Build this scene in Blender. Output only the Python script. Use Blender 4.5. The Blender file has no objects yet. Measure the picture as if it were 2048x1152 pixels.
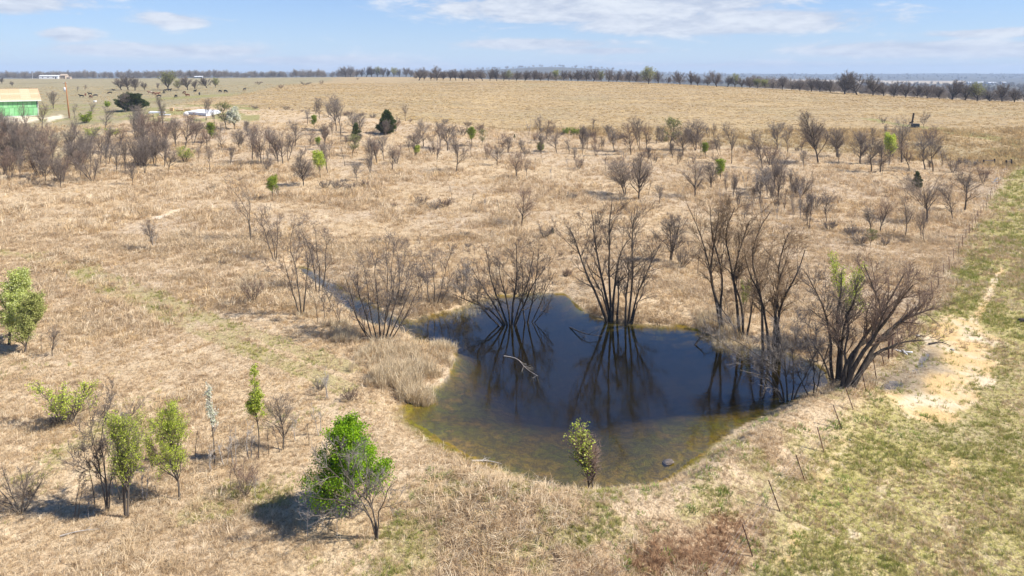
import bpy, math, random
import numpy as np
from mathutils import Vector, Matrix

# ------------------------------------------------------------------ camera, sky, sun, exposure
FPX, PXC, YP, CAMZ = 1365.0, 1024.0, 209.6, 18.5
PITCH = math.radians(2.5)
SUN_EL, SUN_AZ = math.radians(47), math.radians(100)        # azimuth clockwise from +Y (view direction)
scene = bpy.context.scene
COL = scene.collection
cam = bpy.data.cameras.new('camera')
cam.sensor_width = 36.0
cam.lens = 36.0 * FPX / 2048.0
cam.shift_y = -(576.0 - YP) / 2048.0
cam.clip_start, cam.clip_end = 0.5, 30000.0
cam_o = bpy.data.objects.new('camera', cam)
cam_o.location = (0, 0, CAMZ)
cam_o.rotation_euler = (math.pi / 2 - PITCH, 0, 0)
COL.objects.link(cam_o)
scene.camera = cam_o
scene.view_settings.view_transform = 'Standard'
scene.view_settings.look = 'None'
scene.view_settings.exposure = 0.95
scene.view_settings.gamma = 1.0
scene.view_settings.use_curve_mapping = False
scene.cycles.max_bounces = 8
scene.cycles.transparent_max_bounces = 16
scene.cycles.volume_bounces = 0
scene.cycles.caustics_reflective = False
scene.cycles.caustics_refractive = False


class NT:
    """small helper around a node tree"""
    def __init__(self, tree):
        self.t = tree
        tree.nodes.clear()

    def n(self, typ, ins=None, **props):
        nd = self.t.nodes.new(typ)
        for k, v in props.items():
            setattr(nd, k, v)
        for k, v in (ins or {}).items():
            s = nd.inputs[k]
            if isinstance(v, bpy.types.NodeSocket):
                self.t.links.new(v, s)
            else:
                s.default_value = v
        return nd

    def math(self, op, a, b=0.0, c=0.0, clamp=False):
        nd = self.n('ShaderNodeMath', {0: a, 1: b, 2: c}, operation=op, use_clamp=clamp)
        return nd.outputs[0]

    def mix(self, f, a, b, blend='MIX'):
        nd = self.n('ShaderNodeMix', None, data_type='RGBA', blend_type=blend)
        for idx, v in ((0, f), (6, a), (7, b)):
            if isinstance(v, bpy.types.NodeSocket):
                self.t.links.new(v, nd.inputs[idx])
            elif idx == 0:
                nd.inputs[0].default_value = v
            else:
                nd.inputs[idx].default_value = (v[0], v[1], v[2], 1)
        return nd.outputs[2]

    def noise(self, vec, scale, detail=3, rough=0.55, dist=0.0):
        return self.n('ShaderNodeTexNoise', {'Vector': vec, 'Scale': scale, 'Detail': detail, 'Roughness': rough, 'Distortion': dist}).outputs[0]

    def ramp(self, f, lo, hi):
        return self.n('ShaderNodeMapRange', {0: f, 1: lo, 2: hi, 3: 0.0, 4: 1.0}, interpolation_type='SMOOTHSTEP').outputs[0]

    def vm(self, op, a, b):
        nd = self.n('ShaderNodeVectorMath', {0: a, 1: b}, operation=op)
        return nd.outputs[0]


world = bpy.data.worlds.new('World')
scene.world = world
world.use_nodes = True
w = NT(world.node_tree)
sky = w.n('ShaderNodeTexSky', sky_type='NISHITA', sun_disc=False)
sky.sun_elevation = SUN_EL
sky.sun_rotation = SUN_AZ
sky.altitude = 600
sky.air_density, sky.dust_density, sky.ozone_density = 1.0, 0.15, 2.2
tc = w.n('ShaderNodeTexCoord').outputs['Generated']
sep = w.n('ShaderNodeSeparateXYZ', {0: tc})
X, Y, Z = sep.outputs
az = w.math('ARCTAN2', X, Y)
el = w.math('ARCSINE', Z)
# a flat layer of fair-weather clouds: noise on the plane overhead, plus a few banks low over the horizon
zc = w.math('ADD', w.math('MAXIMUM', Z, 0.0), 0.045)
plane = w.n('ShaderNodeCombineXYZ', {0: w.math('DIVIDE', X, zc), 1: w.math('DIVIDE', Y, zc), 2: 3.7}).outputs[0]
n1 = w.noise(plane, 0.42, 7, 0.56, 0.25)
azel = w.n('ShaderNodeCombineXYZ', {0: az, 1: w.math('MULTIPLY', el, 3.6), 2: 0.0}).outputs[0]
n2 = w.noise(azel, 9.0, 7, 0.6, 0.6)
n3 = w.noise(azel, 38.0, 5, 0.6, 0.2)
lump = w.math('ADD', w.math('MULTIPLY', w.math('SUBTRACT', n2, 0.5), 1.7), w.math('MULTIPLY', w.math('SUBTRACT', n3, 0.5), 0.55))
banks = None
for (pa, pe, ra, re, amp) in [(-0.66, 0.087, 0.10, 0.017, 1.2), (-0.46, 0.071, 0.055, 0.012, .8), (-0.575, 0.049, 0.030, 0.009, 1.1),
                              (-0.72, 0.047, 0.05, 0.012, 1.0), (-0.47, 0.032, 0.17, 0.010, .85), (-0.28, 0.020, 0.15, 0.009, .8),
                              (0.14, 0.098, 0.23, 0.024, 1.35), (0.29, 0.073, 0.19, 0.017, 1.35), (0.04, 0.045, 0.14, 0.009, .95), (0.13, 0.035, 0.10, 0.007, .9),
                              (0.55, 0.108, 0.09, 0.008, 1.1), (0.52, 0.033, 0.13, 0.011, 1.1), (0.66, 0.030, 0.12, 0.010, 1.1), (0.62, 0.050, 0.10, 0.006, .9),
                              (-0.20, 0.012, 0.14, 0.008, .8), (0.30, 0.014, 0.3, 0.008, .6)]:
    dx = w.math('DIVIDE', w.math('SUBTRACT', az, pa), ra)
    dy = w.math('DIVIDE', w.math('SUBTRACT', el, pe), re)
    d2 = w.math('ADD', w.math('MULTIPLY', dx, dx), w.math('MULTIPLY', dy, dy))
    g = w.math('MULTIPLY', w.math('EXPONENT', w.math('MULTIPLY', d2, -0.9)), amp)
    banks = g if banks is None else w.math('MAXIMUM', banks, g)
m_bank = w.ramp(w.math('ADD', banks, lump), 0.20, 0.70)
m_high = w.math('MULTIPLY', w.math('ADD', w.math('MULTIPLY', w.ramp(n1, 0.56, 0.78), .6), .0), w.ramp(el, 0.10, 0.2))
mask = w.math('MULTIPLY', w.math('MAXIMUM', m_bank, m_high), 0.92)
tone = w.ramp(w.math('ADD', w.math('MULTIPLY', n2, 0.7), w.math('MULTIPLY', n3, 0.5)), 0.42, 0.78)
cloud = w.mix(tone, (4.6, 5.1, 6.2), (7.0, 7.3, 7.8))
haze_f = w.math('MULTIPLY', w.math('EXPONENT', w.math('MULTIPLY', w.math('MAXIMUM', el, 0.0), -5.5)), 0.62)
skyc = w.mix(1.0, sky.outputs[0], (0.57, 0.83, 1.22), 'MULTIPLY')
skyc = w.mix(haze_f, skyc, (4.6, 5.5, 6.7))
skyc = w.mix(w.math('MULTIPLY', w.math('EXPONENT', w.math('MULTIPLY', w.math('MAXIMUM', el, 0.0), -26.0)), 0.8), skyc, (6.4, 7.2, 8.1))
skyc = w.mix(mask, skyc, cloud)
bg = w.n('ShaderNodeBackground', {'Color': skyc, 'Strength': 0.065})
out = w.n('ShaderNodeOutputWorld', {'Surface': bg.outputs[0]})

sun = bpy.data.lights.new('sun', 'SUN')
sun.energy = 4.3
sun.angle = math.radians(0.53)
sun.color = (1.0, 0.945, 0.86)
sun_o = bpy.data.objects.new('sun', sun)
sd = Vector((math.cos(SUN_EL) * math.sin(SUN_AZ), math.cos(SUN_EL) * math.cos(SUN_AZ), math.sin(SUN_EL)))
sun_o.rotation_euler = sd.to_track_quat('Z', 'Y').to_euler()
sun_o.location = (60, -20, 90)
COL.objects.link(sun_o)

# ------------------------------------------------------------------ numeric helpers
def hash2(ix, iy, seed):
    h = (ix.astype(np.int64) * 374761393 + iy.astype(np.int64) * 668265263 + seed * 1442695041) & 0x7fffffff
    h = ((h ^ (h >> 13)) * 1274126177) & 0x7fffffff
    h = h ^ (h >> 16)
    return (h & 0xffff) / 65535.0


def vnoise(x, y, seed=0):
    ix, iy = np.floor(x), np.floor(y)
    fx, fy = x - ix, y - iy
    fx, fy = fx * fx * (3 - 2 * fx), fy * fy * (3 - 2 * fy)
    a, b = hash2(ix, iy, seed), hash2(ix + 1, iy, seed)
    c, d = hash2(ix, iy + 1, seed), hash2(ix + 1, iy + 1, seed)
    return (a * (1 - fx) + b * fx) * (1 - fy) + (c * (1 - fx) + d * fx) * fy


def fbm(x, y, seed=0, octv=3):
    s, a, t = 0, 0.5, 0
    for i in range(octv):
        s = s + a * vnoise(x * 2 ** i, y * 2 ** i, seed + i * 17)
        t += a
        a *= .5
    return s / t


def sstep(a, b, x):
    t = np.clip((x - a) / (b - a), 0, 1)
    return t * t * (3 - 2 * t)


CP, SP = math.cos(PITCH), math.sin(PITCH)


def ray(px, py):
    xc, yc = (px - PXC) / FPX, -(py - YP) / FPX
    return np.array([xc, CP + SP * yc, -SP + CP * yc])


def at_plane(px, py, z=0.0):
    d = ray(px, py)
    t = (z - CAMZ) / d[2]
    return np.array([0, 0, CAMZ]) + d * t


def at_depth(px, py, y):
    d = ray(px, py)
    return np.array([0, 0, CAMZ]) + d * (y / d[1])


def poly_sd(x, y, P):
    """signed distance to polygon P, positive outside"""
    P = np.asarray(P)[:, :2]
    d2 = np.full(x.shape, 1e18)
    ins = np.zeros(x.shape, bool)
    n = len(P)
    for i in range(n):
        ax, ay = P[i]
        bx, by = P[(i + 1) % n]
        ex, ey = bx - ax, by - ay
        wx, wy = x - ax, y - ay
        t = np.clip((wx * ex + wy * ey) / (ex * ex + ey * ey + 1e-12), 0, 1)
        d2 = np.minimum(d2, (wx - ex * t) ** 2 + (wy - ey * t) ** 2)
        c = ((ay <= y) & (by > y)) | ((by <= y) & (ay > y))
        xi = ax + (y - ay) / (by - ay + 1e-12) * ex
        ins ^= c & (x < xi)
    d = np.sqrt(d2)
    return np.where(ins, -d, d)


def line_d(x, y, P):
    P = np.asarray(P)[:, :2]
    d2 = np.full(x.shape, 1e18)
    for i in range(len(P) - 1):
        ax, ay = P[i]
        ex, ey = P[i + 1] - P[i]
        wx, wy = x - ax, y - ay
        t = np.clip((wx * ex + wy * ey) / (ex * ex + ey * ey + 1e-12), 0, 1)
        d2 = np.minimum(d2, (wx - ex * t) ** 2 + (wy - ey * t) ** 2)
    return np.sqrt(d2)


def smooth_poly(P, it=2, closed=True):
    P = np.asarray(P, float)
    for _ in range(it):
        Q = np.roll(P, -1, 0)
        if not closed:
            A, B = P[:-1], P[1:]
            R = np.empty((2 * len(A), P.shape[1]))
            R[0::2], R[1::2] = A * .75 + B * .25, A * .25 + B * .75
            P = np.vstack([P[:1], R, P[-1:]])
        else:
            R = np.empty((2 * len(P), P.shape[1]))
            R[0::2], R[1::2] = P * .75 + Q * .25, P * .25 + Q * .75
            P = R
    return P


# ------------------------------------------------------------------ terrain
POND_PX = [(815, 668), (822, 640), (872, 628), (930, 613), (968, 598), (1005, 592), (1060, 587), (1118, 586), (1142, 600), (1152, 616), (1185, 631),
           (1216, 641), (1262, 648), (1312, 650), (1362, 655), (1405, 664), (1450, 680), (1510, 692), (1565, 705), (1608, 716), (1645, 735),
           (1657, 762), (1636, 780), (1598, 792), (1556, 812), (1515, 836), (1475, 856), (1436, 880), (1398, 905), (1366, 930), (1338, 952), (1298, 966),
           (1240, 973), (1170, 976), (1115, 975), (1070, 965), (1028, 950), (985, 930), (938, 906), (888, 880), (846, 858), (812, 832), (838, 812), (868, 788),
           (892, 762), (905, 735), (912, 706), (880, 694), (840, 690)]
CREEK_PX = [(842, 640), (800, 638), (760, 618), (712, 592), (668, 570), (634, 550), (608, 534), (596, 532), (604, 542), (628, 562), (656, 588), (688, 616), (726, 640), (778, 660), (842, 672)]
PUD_PX = [[(1760, 772), (1780, 762), (1806, 763), (1808, 772), (1790, 779), (1764, 779)],
          [(1836, 730), (1842, 712), (1856, 704), (1860, 712), (1850, 728), (1830, 745), (1822, 745)]]
POND = smooth_poly([at_plane(*p)[:2] for p in POND_PX], 1)
CREEK = smooth_poly([at_plane(*p)[:2] for p in CREEK_PX], 1)
PUDS = [smooth_poly([at_plane(p[0], p[1], 0.42)[:2] for p in q], 2) for q in PUD_PX]

TY = [20, 60, 100, 150, 214, 260, 300, 380, 450, 600, 900, 1500, 2500, 4000, 6000, 7500]
TT = {-200: [.5, .5, 1.2, 3, 5.4, 6.6, 8, 9, 10, 12, 14, 8, 10, 20, 38, 38],
      0:    [.5, .5, 1.2, 3, 5.6, 6.8, 8, 9, 10, 12, 14, 8, 10, 20, 38, 38],
      250:  [.5, .5, 1.2, 3, 5.6, 6.9, 8, 9.2, 10.5, 12.5, 14.3, 8, 10, 20, 34, 34],
      550:  [.5, .5, 1.0, 3, 7.0, 8.6, 10, 11, 12, 14, 15.6, 10, 10, 20, 33, 33],
      830:  [.5, .5, 1.0, 2.6, 6.0, 8.0, 9.5, 11.2, 12.6, 14.8, 16.6, 10, 10, 26, 33, 33],
      1024: [.5, .5, 0.9, 2, 4, 6.3, 8.5, 12, 14.8, 13.2, 12, 8, 8, 66, 33, 33],
      1150: [.5, .5, 0.9, 2, 4.2, 6.6, 8.8, 12.1, 14.6, 13, 11, 6, 6, 80, 33, 33],
      1290: [.5, .5, 0.9, 2, 4.5, 6.8, 9, 12.3, 13.7, 12, 8, 0, -4, 24, 30, 30],
      1536: [.5, .5, 0.9, 1.8, 4.3, 6.6, 8.6, 10.9, 9.5, 5, 0, -6, -10, -4, 27, 30],
      1730: [.5, .5, 0.9, 1.6, 4.3, 6.3, 7.9, 8.2, 5, 0, -5, -10, -14, -10, 28, 30],
      1900: [.5, .5, 0.8, 1.5, 4.5, 6.4, 7.2, 5, 1, -5, -10, -12, -15, -10, 30, 32],
      2048: [.5, .5, 0.8, 1.8, 5, 6.6, 6.4, 3, -1, -7, -12, -14, -15, -8, 31, 34],
      2300: [.5, .5, 0.8, 2, 5, 6.2, 5.6, 2, -2, -8, -13, -14, -15, -8, 31, 34]}
_ps = sorted(TT)
_ss = np.array([(p - PXC) / FPX for p in _ps])
_ly = np.log(np.array(TY, float))
_T = np.array([TT[p] for p in _ps], float)
GS = np.linspace(_ss[0], _ss[-1], 260)
GL = np.linspace(_ly[0], _ly[-1], 420)
_t1 = np.array([np.interp(GL, _ly, row) for row in _T])
_G = np.array([np.interp(GS, _ss, _t1[:, j]) for j in range(len(GL))]).T


def _blur(A, k, axis):
    pad = [(0, 0), (0, 0)]
    pad[axis] = (k, k)
    B = np.cumsum(np.pad(A, pad, mode='edge'), axis=axis)
    B = np.concatenate([np.zeros_like(np.take(B, [0], axis)), B], axis)
    n = A.shape[axis]
    return (np.take(B, np.arange(2 * k + 1, 2 * k + 1 + n), axis) - np.take(B, np.arange(n), axis)) / (2 * k + 1)


for _ in range(2):
    _G = _blur(_blur(_G, 7, 0), 5, 1)


def base_h(x, y):
    yy = np.maximum(y, 20.5)
    s = np.clip(x / yy, GS[0], GS[-1] - 1e-6)
    l = np.clip(np.log(yy), GL[0], GL[-1] - 1e-6)
    fi = (s - GS[0]) / (GS[1] - GS[0])
    fj = (l - GL[0]) / (GL[1] - GL[0])
    i = np.clip(fi.astype(int), 0, len(GS) - 2)
    j = np.clip(fj.astype(int), 0, len(GL) - 2)
    a, b = fi - i, fj - j
    h = (_G[i, j] * (1 - a) + _G[i + 1, j] * a) * (1 - b) + (_G[i, j + 1] * (1 - a) + _G[i + 1, j + 1] * a) * b
    h = h + (fbm(x / 14, y / 14, 5) - .5) * np.clip(y / 60, .25, 1.2) * .5 + (vnoise(x / 2.1, y / 2.1, 9) - .5) * .10
    far = sstep(2200, 3600, y)
    return h + far * (fbm(x / 260, y / 260, 31, 4) - .5) * 14


DAM = np.array([at_plane(*p)[:2] for p in [(1000, 1050), (1180, 1075), (1335, 1048), (1465, 968), (1575, 885), (1690, 815)]])


def H(x, y):
    x, y = np.atleast_1d(np.asarray(x, float)), np.atleast_1d(np.asarray(y, float))
    h = base_h(x, y)
    near = (y > 22) & (y < 95) & (np.abs(x) < 75)
    if near.any():
        xn, yn, hn = x[near], y[near], h[near]
        hn = hn + .75 * np.exp(-(line_d(xn, yn, DAM) / 2.1) ** 2)
        wob = (fbm(xn / 1.3, yn / 1.3, 77) - .5) * .9
        s1, s2 = poly_sd(xn, yn, POND), poly_sd(xn, yn, CREEK)
        sp = np.minimum(s1, s2) + wob * .55
        slope = .12 + .42 * sstep(35, 45, yn) + .10 * sstep(8, 16, xn)
        bed = -np.minimum(1.35, np.maximum(-s1 - wob * .55, 0) * slope) - np.where(s2 < 0, np.minimum(.35, -s2 * .4), 0)
        bed = bed - .03 + .05 * (vnoise(xn * 1.7, yn * 1.7, 3) - .5)
        bank = hn * sstep(-.15, 2.4, sp)
        hn = np.where(sp > 0, bank + .02, bed)
        for P in PUDS:
            sq = poly_sd(xn, yn, P)
            hn = np.where(sq < .6, np.minimum(hn, .36 + .5 * np.clip(sq + .12, -.3, 2)), hn)
        h = h.copy()
        h[near] = hn
    return h


def gp(px, py):
    """the point of the ground seen at a place of the photograph"""
    d = ray(px, py)
    lo, hi = None, None
    ts = np.geomspace(18, 9000, 260)
    P = np.array([0, 0, CAMZ])[None] + ts[:, None] * d[None]
    below = P[:, 2] < H(P[:, 0], P[:, 1])
    if not below.any():
        k = len(ts) - 1
        return P[k]
    k = max(int(np.argmax(below)), 1)
    lo, hi = ts[k - 1], ts[k]
    for _ in range(3):
        tt = np.linspace(lo, hi, 12)
        P = np.array([0, 0, CAMZ])[None] + tt[:, None] * d[None]
        b = P[:, 2] < H(P[:, 0], P[:, 1])
        k = max(int(np.argmax(b)), 1)
        lo, hi = tt[k - 1], tt[k]
    p = np.array([0, 0, CAMZ]) + d * hi
    p[2] = H(p[0], p[1])[0]
    return p


def gd(px, depth):
    x = (px - PXC) / FPX * depth
    return np.array([x, depth, H(x, depth)[0]])


def gpoly(pts):
    return np.array([gp(*p)[:2] for p in pts])


def project(x, y, z):
    dz = z - CAMZ
    zc_ = y * CP - dz * SP
    yc = y * SP + dz * CP
    return PXC + FPX * x / zc_, YP - FPX * yc / zc_


# ------------------------------------------------------------------ mesh and object helpers
def mesh_np(name, V, faces, mats=(), smooth=False, attrs=None):
    """V (n,3); faces: list of int arrays (m,3) or (m,4)"""
    me = bpy.data.meshes.new(name)
    V = np.asarray(V, np.float32)
    me.vertices.add(len(V))
    me.vertices.foreach_set('co', V.ravel())
    starts, tot, loops, off = [], [], [], 0
    for F in faces:
        F = np.asarray(F, np.int32)
        if not len(F):
            continue
        k = F.shape[1]
        loops.append(F.ravel())
        starts.append(off + np.arange(len(F)) * k)
        tot.append(np.full(len(F), k))
        off += F.size
    loops, starts, tot = np.concatenate(loops), np.concatenate(starts), np.concatenate(tot)
    me.loops.add(len(loops))
    me.loops.foreach_set('vertex_index', loops.astype(np.int32))
    me.polygons.add(len(starts))
    me.polygons.foreach_set('loop_start', starts.astype(np.int32))
    me.polygons.foreach_set('loop_total', tot.astype(np.int32))
    if smooth:
        me.polygons.foreach_set('use_smooth', np.ones(len(starts), bool))
    for k, (dom, typ, arr) in (attrs or {}).items():
        a = me.attributes.new(k, typ, dom)
        key = 'color' if 'COLOR' in typ else ('vector' if typ == 'FLOAT_VECTOR' else 'value')
        a.data.foreach_set(key, np.asarray(arr, np.float32 if typ != 'INT' else np.int32).ravel())
    me.update(calc_edges=True)
    for m in mats:
        me.materials.append(m)
    return me


def obj(name, me, parent=None, loc=None):
    o = bpy.data.objects.new(name, me)
    COL.objects.link(o)
    if parent is not None:
        o.parent = parent
    if loc is not None:
        o.location = [float(c) for c in loc]
    return o


def empty(name, loc=(0, 0, 0), rz=0.0, sc=1.0):
    o = bpy.data.objects.new(name, None)
    o.empty_display_size = 0.3
    COL.objects.link(o)
    o.location = [float(c) for c in loc]
    o.rotation_euler = (0, 0, rz)
    o.scale = (sc, sc, sc) if not isinstance(sc, (tuple, list)) else sc
    return o


def tag(o, label=None, cat=None, group=None, kind=None):
    for k, v in (('label', label), ('category', cat), ('group', group), ('kind', kind)):
        if v:
            o[k] = v
    return o


class MB:
    """collects boxes, bars and tubes into one mesh"""
    def __init__(self):
        self.V, self.F, self.n = [], [], 0

    def add(self, V, F):
        self.V.append(np.asarray(V, float))
        self.F += [tuple(int(i) + self.n for i in f) for f in F]
        self.n += len(V)

    def box(self, c, s, R=None):
        c, s = np.asarray(c, float), np.asarray(s, float) / 2
        V = np.array([[sx, sy, sz] for sx in (-1, 1) for sy in (-1, 1) for sz in (-1, 1)]) * s
        if R is not None:
            V = V @ np.asarray(R).T
        self.add(V + c, [(0, 1, 3, 2), (4, 6, 7, 5), (0, 4, 5, 1), (2, 3, 7, 6), (0, 2, 6, 4), (1, 5, 7, 3)])

    def tube(self, P, r, S=8, cap=True):
        P = np.asarray(P, float)
        r = np.broadcast_to(np.asarray(r, float), (len(P),))
        V, Q = tubes(P[None], r[None], S)
        F = [tuple(q) for q in Q]
        if cap:
            F.append(tuple(range(S))[::-1])
            F.append(tuple(range((len(P) - 1) * S, len(P) * S)))
        self.add(V, F)

    def bar(self, a, b, wd, th):
        a, b = np.asarray(a, float), np.asarray(b, float)
        d = b - a
        L = np.linalg.norm(d)
        z = d / L
        ref = np.array([0, 0, 1.]) if abs(z[2]) < .9 else np.array([1., 0, 0])
        x = np.cross(ref, z)
        x /= np.linalg.norm(x)
        y = np.cross(z, x)
        self.box((a + b) / 2, (wd, th, L), np.stack([x, y, z], 1))

    def build(self, name, mat, parent=None, smooth=False, bevel=0):
        me = bpy.data.meshes.new(name)
        me.from_pydata(np.vstack(self.V).tolist(), [], self.F)
        me.materials.append(mat)
        if smooth:
            me.polygons.foreach_set('use_smooth', np.ones(len(me.polygons), bool))
        o = obj(name, me, parent)
        if bevel:
            md = o.modifiers.new('bevel', 'BEVEL')
            md.width, md.segments = bevel, 2
        return o


def tubes(P, R, S):
    """P (n,m,3), R (n,m): open tubes, S sides -> verts, quads"""
    n, m, _ = P.shape
    T = np.empty_like(P)
    T[:, 1:-1] = P[:, 2:] - P[:, :-2]
    T[:, 0], T[:, -1] = P[:, 1] - P[:, 0], P[:, -1] - P[:, -2]
    T /= np.linalg.norm(T, axis=2, keepdims=True) + 1e-12
    main = P[:, -1] - P[:, 0]
    ref = np.where((np.abs(main[:, 2:3]) > .8 * np.linalg.norm(main, axis=1, keepdims=True)), np.array([[1., 0.13, 0]]), np.array([[0., 0.1, 1]]))
    U = np.cross(T, ref[:, None, :])
    U /= np.linalg.norm(U, axis=2, keepdims=True) + 1e-12
    W = np.cross(T, U)
    a = np.arange(S) / S * 2 * math.pi
    V = P[:, :, None, :] + R[:, :, None, None] * (U[:, :, None, :] * np.cos(a)[None, None, :, None] + W[:, :, None, :] * np.sin(a)[None, None, :, None])
    base = np.arange(n)[:, None, None] * (m * S) + np.arange(m - 1)[None, :, None] * S
    k = np.arange(S)[None, None, :]
    k2 = (np.arange(S) + 1) % S
    q = np.stack([base + k, base + k2[None, None, :], base + S + k2[None, None, :], base + S + k], -1)
    return V.reshape(-1, 3), q.reshape(-1, 4)


# ------------------------------------------------------------------ materials
def mat(name):
    m = bpy.data.materials.new(name)
    m.use_nodes = True
    return m, NT(m.node_tree)


def finish(t, color, rough=.85, bump=None, bstr=.3, bdist=.02, spec=.25, **extra):
    ins = {'Base Color': color, 'Roughness': rough, 'Specular IOR Level': spec}
    ins.update(extra)
    if bump is not None:
        ins['Normal'] = t.n('ShaderNodeBump', {'Height': bump, 'Strength': bstr, 'Distance': bdist}).outputs[0]
    p = t.n('ShaderNodeBsdfPrincipled', ins)
    t.n('ShaderNodeOutputMaterial', {'Surface': p.outputs[0]})


def simple(name, c1, c2, scale=6.0, rough=.8, bump=.25, spec=.25, bdist=.02, stretch=(1, 1, 1)):
    m, t = mat(name)
    co = t.vm('MULTIPLY', t.n('ShaderNodeTexCoord').outputs['Object'], stretch)
    n = t.noise(co, scale, 5, .6)
    finish(t, t.mix(t.ramp(n, .32, .68), c1, c2), rough, n, bump, bdist, spec)
    return m


def island(name, stops, rough=.8, trans=0.0, tint=None):
    """colour varies from piece to piece of a mesh"""
    m, t = mat(name)
    rnd = t.n('ShaderNodeNewGeometry').outputs['Random Per Island']
    oi = t.n('ShaderNodeObjectInfo').outputs['Random']
    cr = t.n('ShaderNodeValToRGB', {0: rnd})
    els = cr.color_ramp.elements
    els[0].position, els[0].color = 0, (*stops[0], 1)
    els[1].position, els[1].color = 1, (*stops[-1], 1)
    for i, s in enumerate(stops[1:-1]):
        e = els.new((i + 1) / (len(stops) - 1))
        e.color = (*s, 1)
    col = cr.outputs[0]
    bright = t.n('ShaderNodeMapRange', {0: oi, 1: 0., 2: 1., 3: .82, 4: 1.16}).outputs[0]
    col = t.n('ShaderNodeVectorMath', {0: col, 3: bright}, operation='SCALE').outputs[0]
    p = t.n('ShaderNodeBsdfPrincipled', {'Base Color': col, 'Roughness': rough, 'Specular IOR Level': .25})
    sh = p.outputs[0]
    if trans:
        tr = t.n('ShaderNodeBsdfTranslucent', {'Color': col})
        sh = t.n('ShaderNodeMixShader', {0: trans, 1: sh, 2: tr.outputs[0]}).outputs[0]
    t.n('ShaderNodeOutputMaterial', {'Surface': sh})
    return m


M = {}
M['bark'] = simple('bark', (.075, .06, .047), (.17, .14, .11), 9, .9, .6, .15, .03, (1, 1, .25))
M['bark_dark'] = simple('bark_dark', (.045, .036, .029), (.13, .105, .083), 9, .9, .7, .15, .03, (1, 1, .25))
M['bark_pale'] = simple('bark_pale', (.30, .26, .22), (.46, .42, .37), 9, .9, .4, .15, .02, (1, 1, .25))
M['twig'] = island('twig', [(.12, .093, .074), (.20, .16, .13), (.29, .24, .195)])
M['twig_dark'] = island('twig_dark', [(.085, .066, .052), (.14, .11, .088), (.21, .17, .135)])
M['twig_wood'] = island('twig_wood', [(.18, .15, .125), (.27, .23, .19), (.34, .29, .24)])
M['leaf_pale'] = island('leaf_pale', [(.36, .43, .08), (.54, .59, .16), (.70, .71, .40)], .6, .4)
M['twig_red'] = island('twig_red', [(.16, .105, .075), (.25, .17, .125), (.31, .22, .16)])
M['twig_willow'] = island('twig_willow', [(.19, .125, .065), (.28, .185, .10), (.23, .18, .13)])
M['twig_grey'] = island('twig_grey', [(.15, .13, .112), (.23, .20, .175), (.31, .275, .24)])
M['twig_pale'] = island('twig_pale', [(.34, .30, .27), (.46, .42, .38), (.5, .46, .42)])
M['twig_oak'] = island('twig_oak', [(.11, .088, .07), (.18, .145, .115), (.24, .195, .155)])
M['leaf'] = island('leaf_green', [(.17, .25, .02), (.28, .36, .03), (.40, .46, .06)], .55, .4)
M['leaf_yel'] = island('leaf_yellow_green', [(.33, .43, .035), (.50, .58, .06), (.66, .69, .20)], .55, .45)
M['leaf_bright'] = island('leaf_bright', [(.16, .34, .006), (.29, .50, .012), (.42, .62, .025)], .5, .45)
M['leaf_dull'] = island('leaf_dull', [(.22, .25, .06), (.34, .36, .10), (.46, .45, .17)], .6, .3)
M['blossom'] = island('blossom', [(.50, .54, .30), (.74, .73, .58), (.82, .80, .70)], .6, .3)
M['needle'] = island('cedar_needle', [(.045, .075, .02), (.085, .12, .03), (.15, .17, .045)], .6, .25)
M['reed'] = island('reed', [(.48, .37, .22), (.62, .50, .32), (.74, .62, .43)], .7, .25)
M['rust'] = simple('rusty_steel', (.085, .045, .035), (.17, .075, .05), 14, .8, .3)
M['steel'] = simple('weathered_wire', (.16, .14, .13), (.26, .23, .21), 14, .6, .1)
M['old_wood'] = simple('weathered_wood', (.13, .105, .085), (.25, .205, .17), 8, .9, .5, .15, .02, (1, 1, .2))
M['dark_wood'] = simple('dark_wood', (.03, .025, .022), (.075, .06, .05), 8, .9, .5, .15)
M['white_wood'] = simple('white_boards', (.55, .55, .53), (.78, .78, .76), 10, .7, .2)
M['white_pvc'] = simple('white_plastic', (.70, .70, .69), (.82, .82, .81), 5, .4, .05)
M['pole_wood'] = simple('pole_wood', (.28, .13, .055), (.40, .20, .09), 6, .85, .3, .2, .02, (1, 1, .15))
M['stone'] = simple('stone', (.20, .18, .15), (.38, .34, .28), 9, .9, .6, .2, .03)
M['deadwood'] = simple('bleached_deadwood', (.26, .23, .20), (.46, .42, .37), 12, .9, .4)

def struct_tags(o, name_kind='structure'):
    o['kind'] = name_kind
    return o
# ------------------------------------------------------------------ ground sheet
def rings():
    r = [2.0]
    while r[-1] < 7500:
        x = r[-1]
        k = .10 if x < 16 else (.0085 if x < 130 else (.014 if x < 600 else .025))
        r.append(x * (1 + k))
    return np.array(r)


def azims():
    f = np.radians(np.arange(-48, 48.01, .23))
    b = np.radians(np.arange(51, 309.1, 3.0))
    return np.concatenate([f, b])


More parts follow.
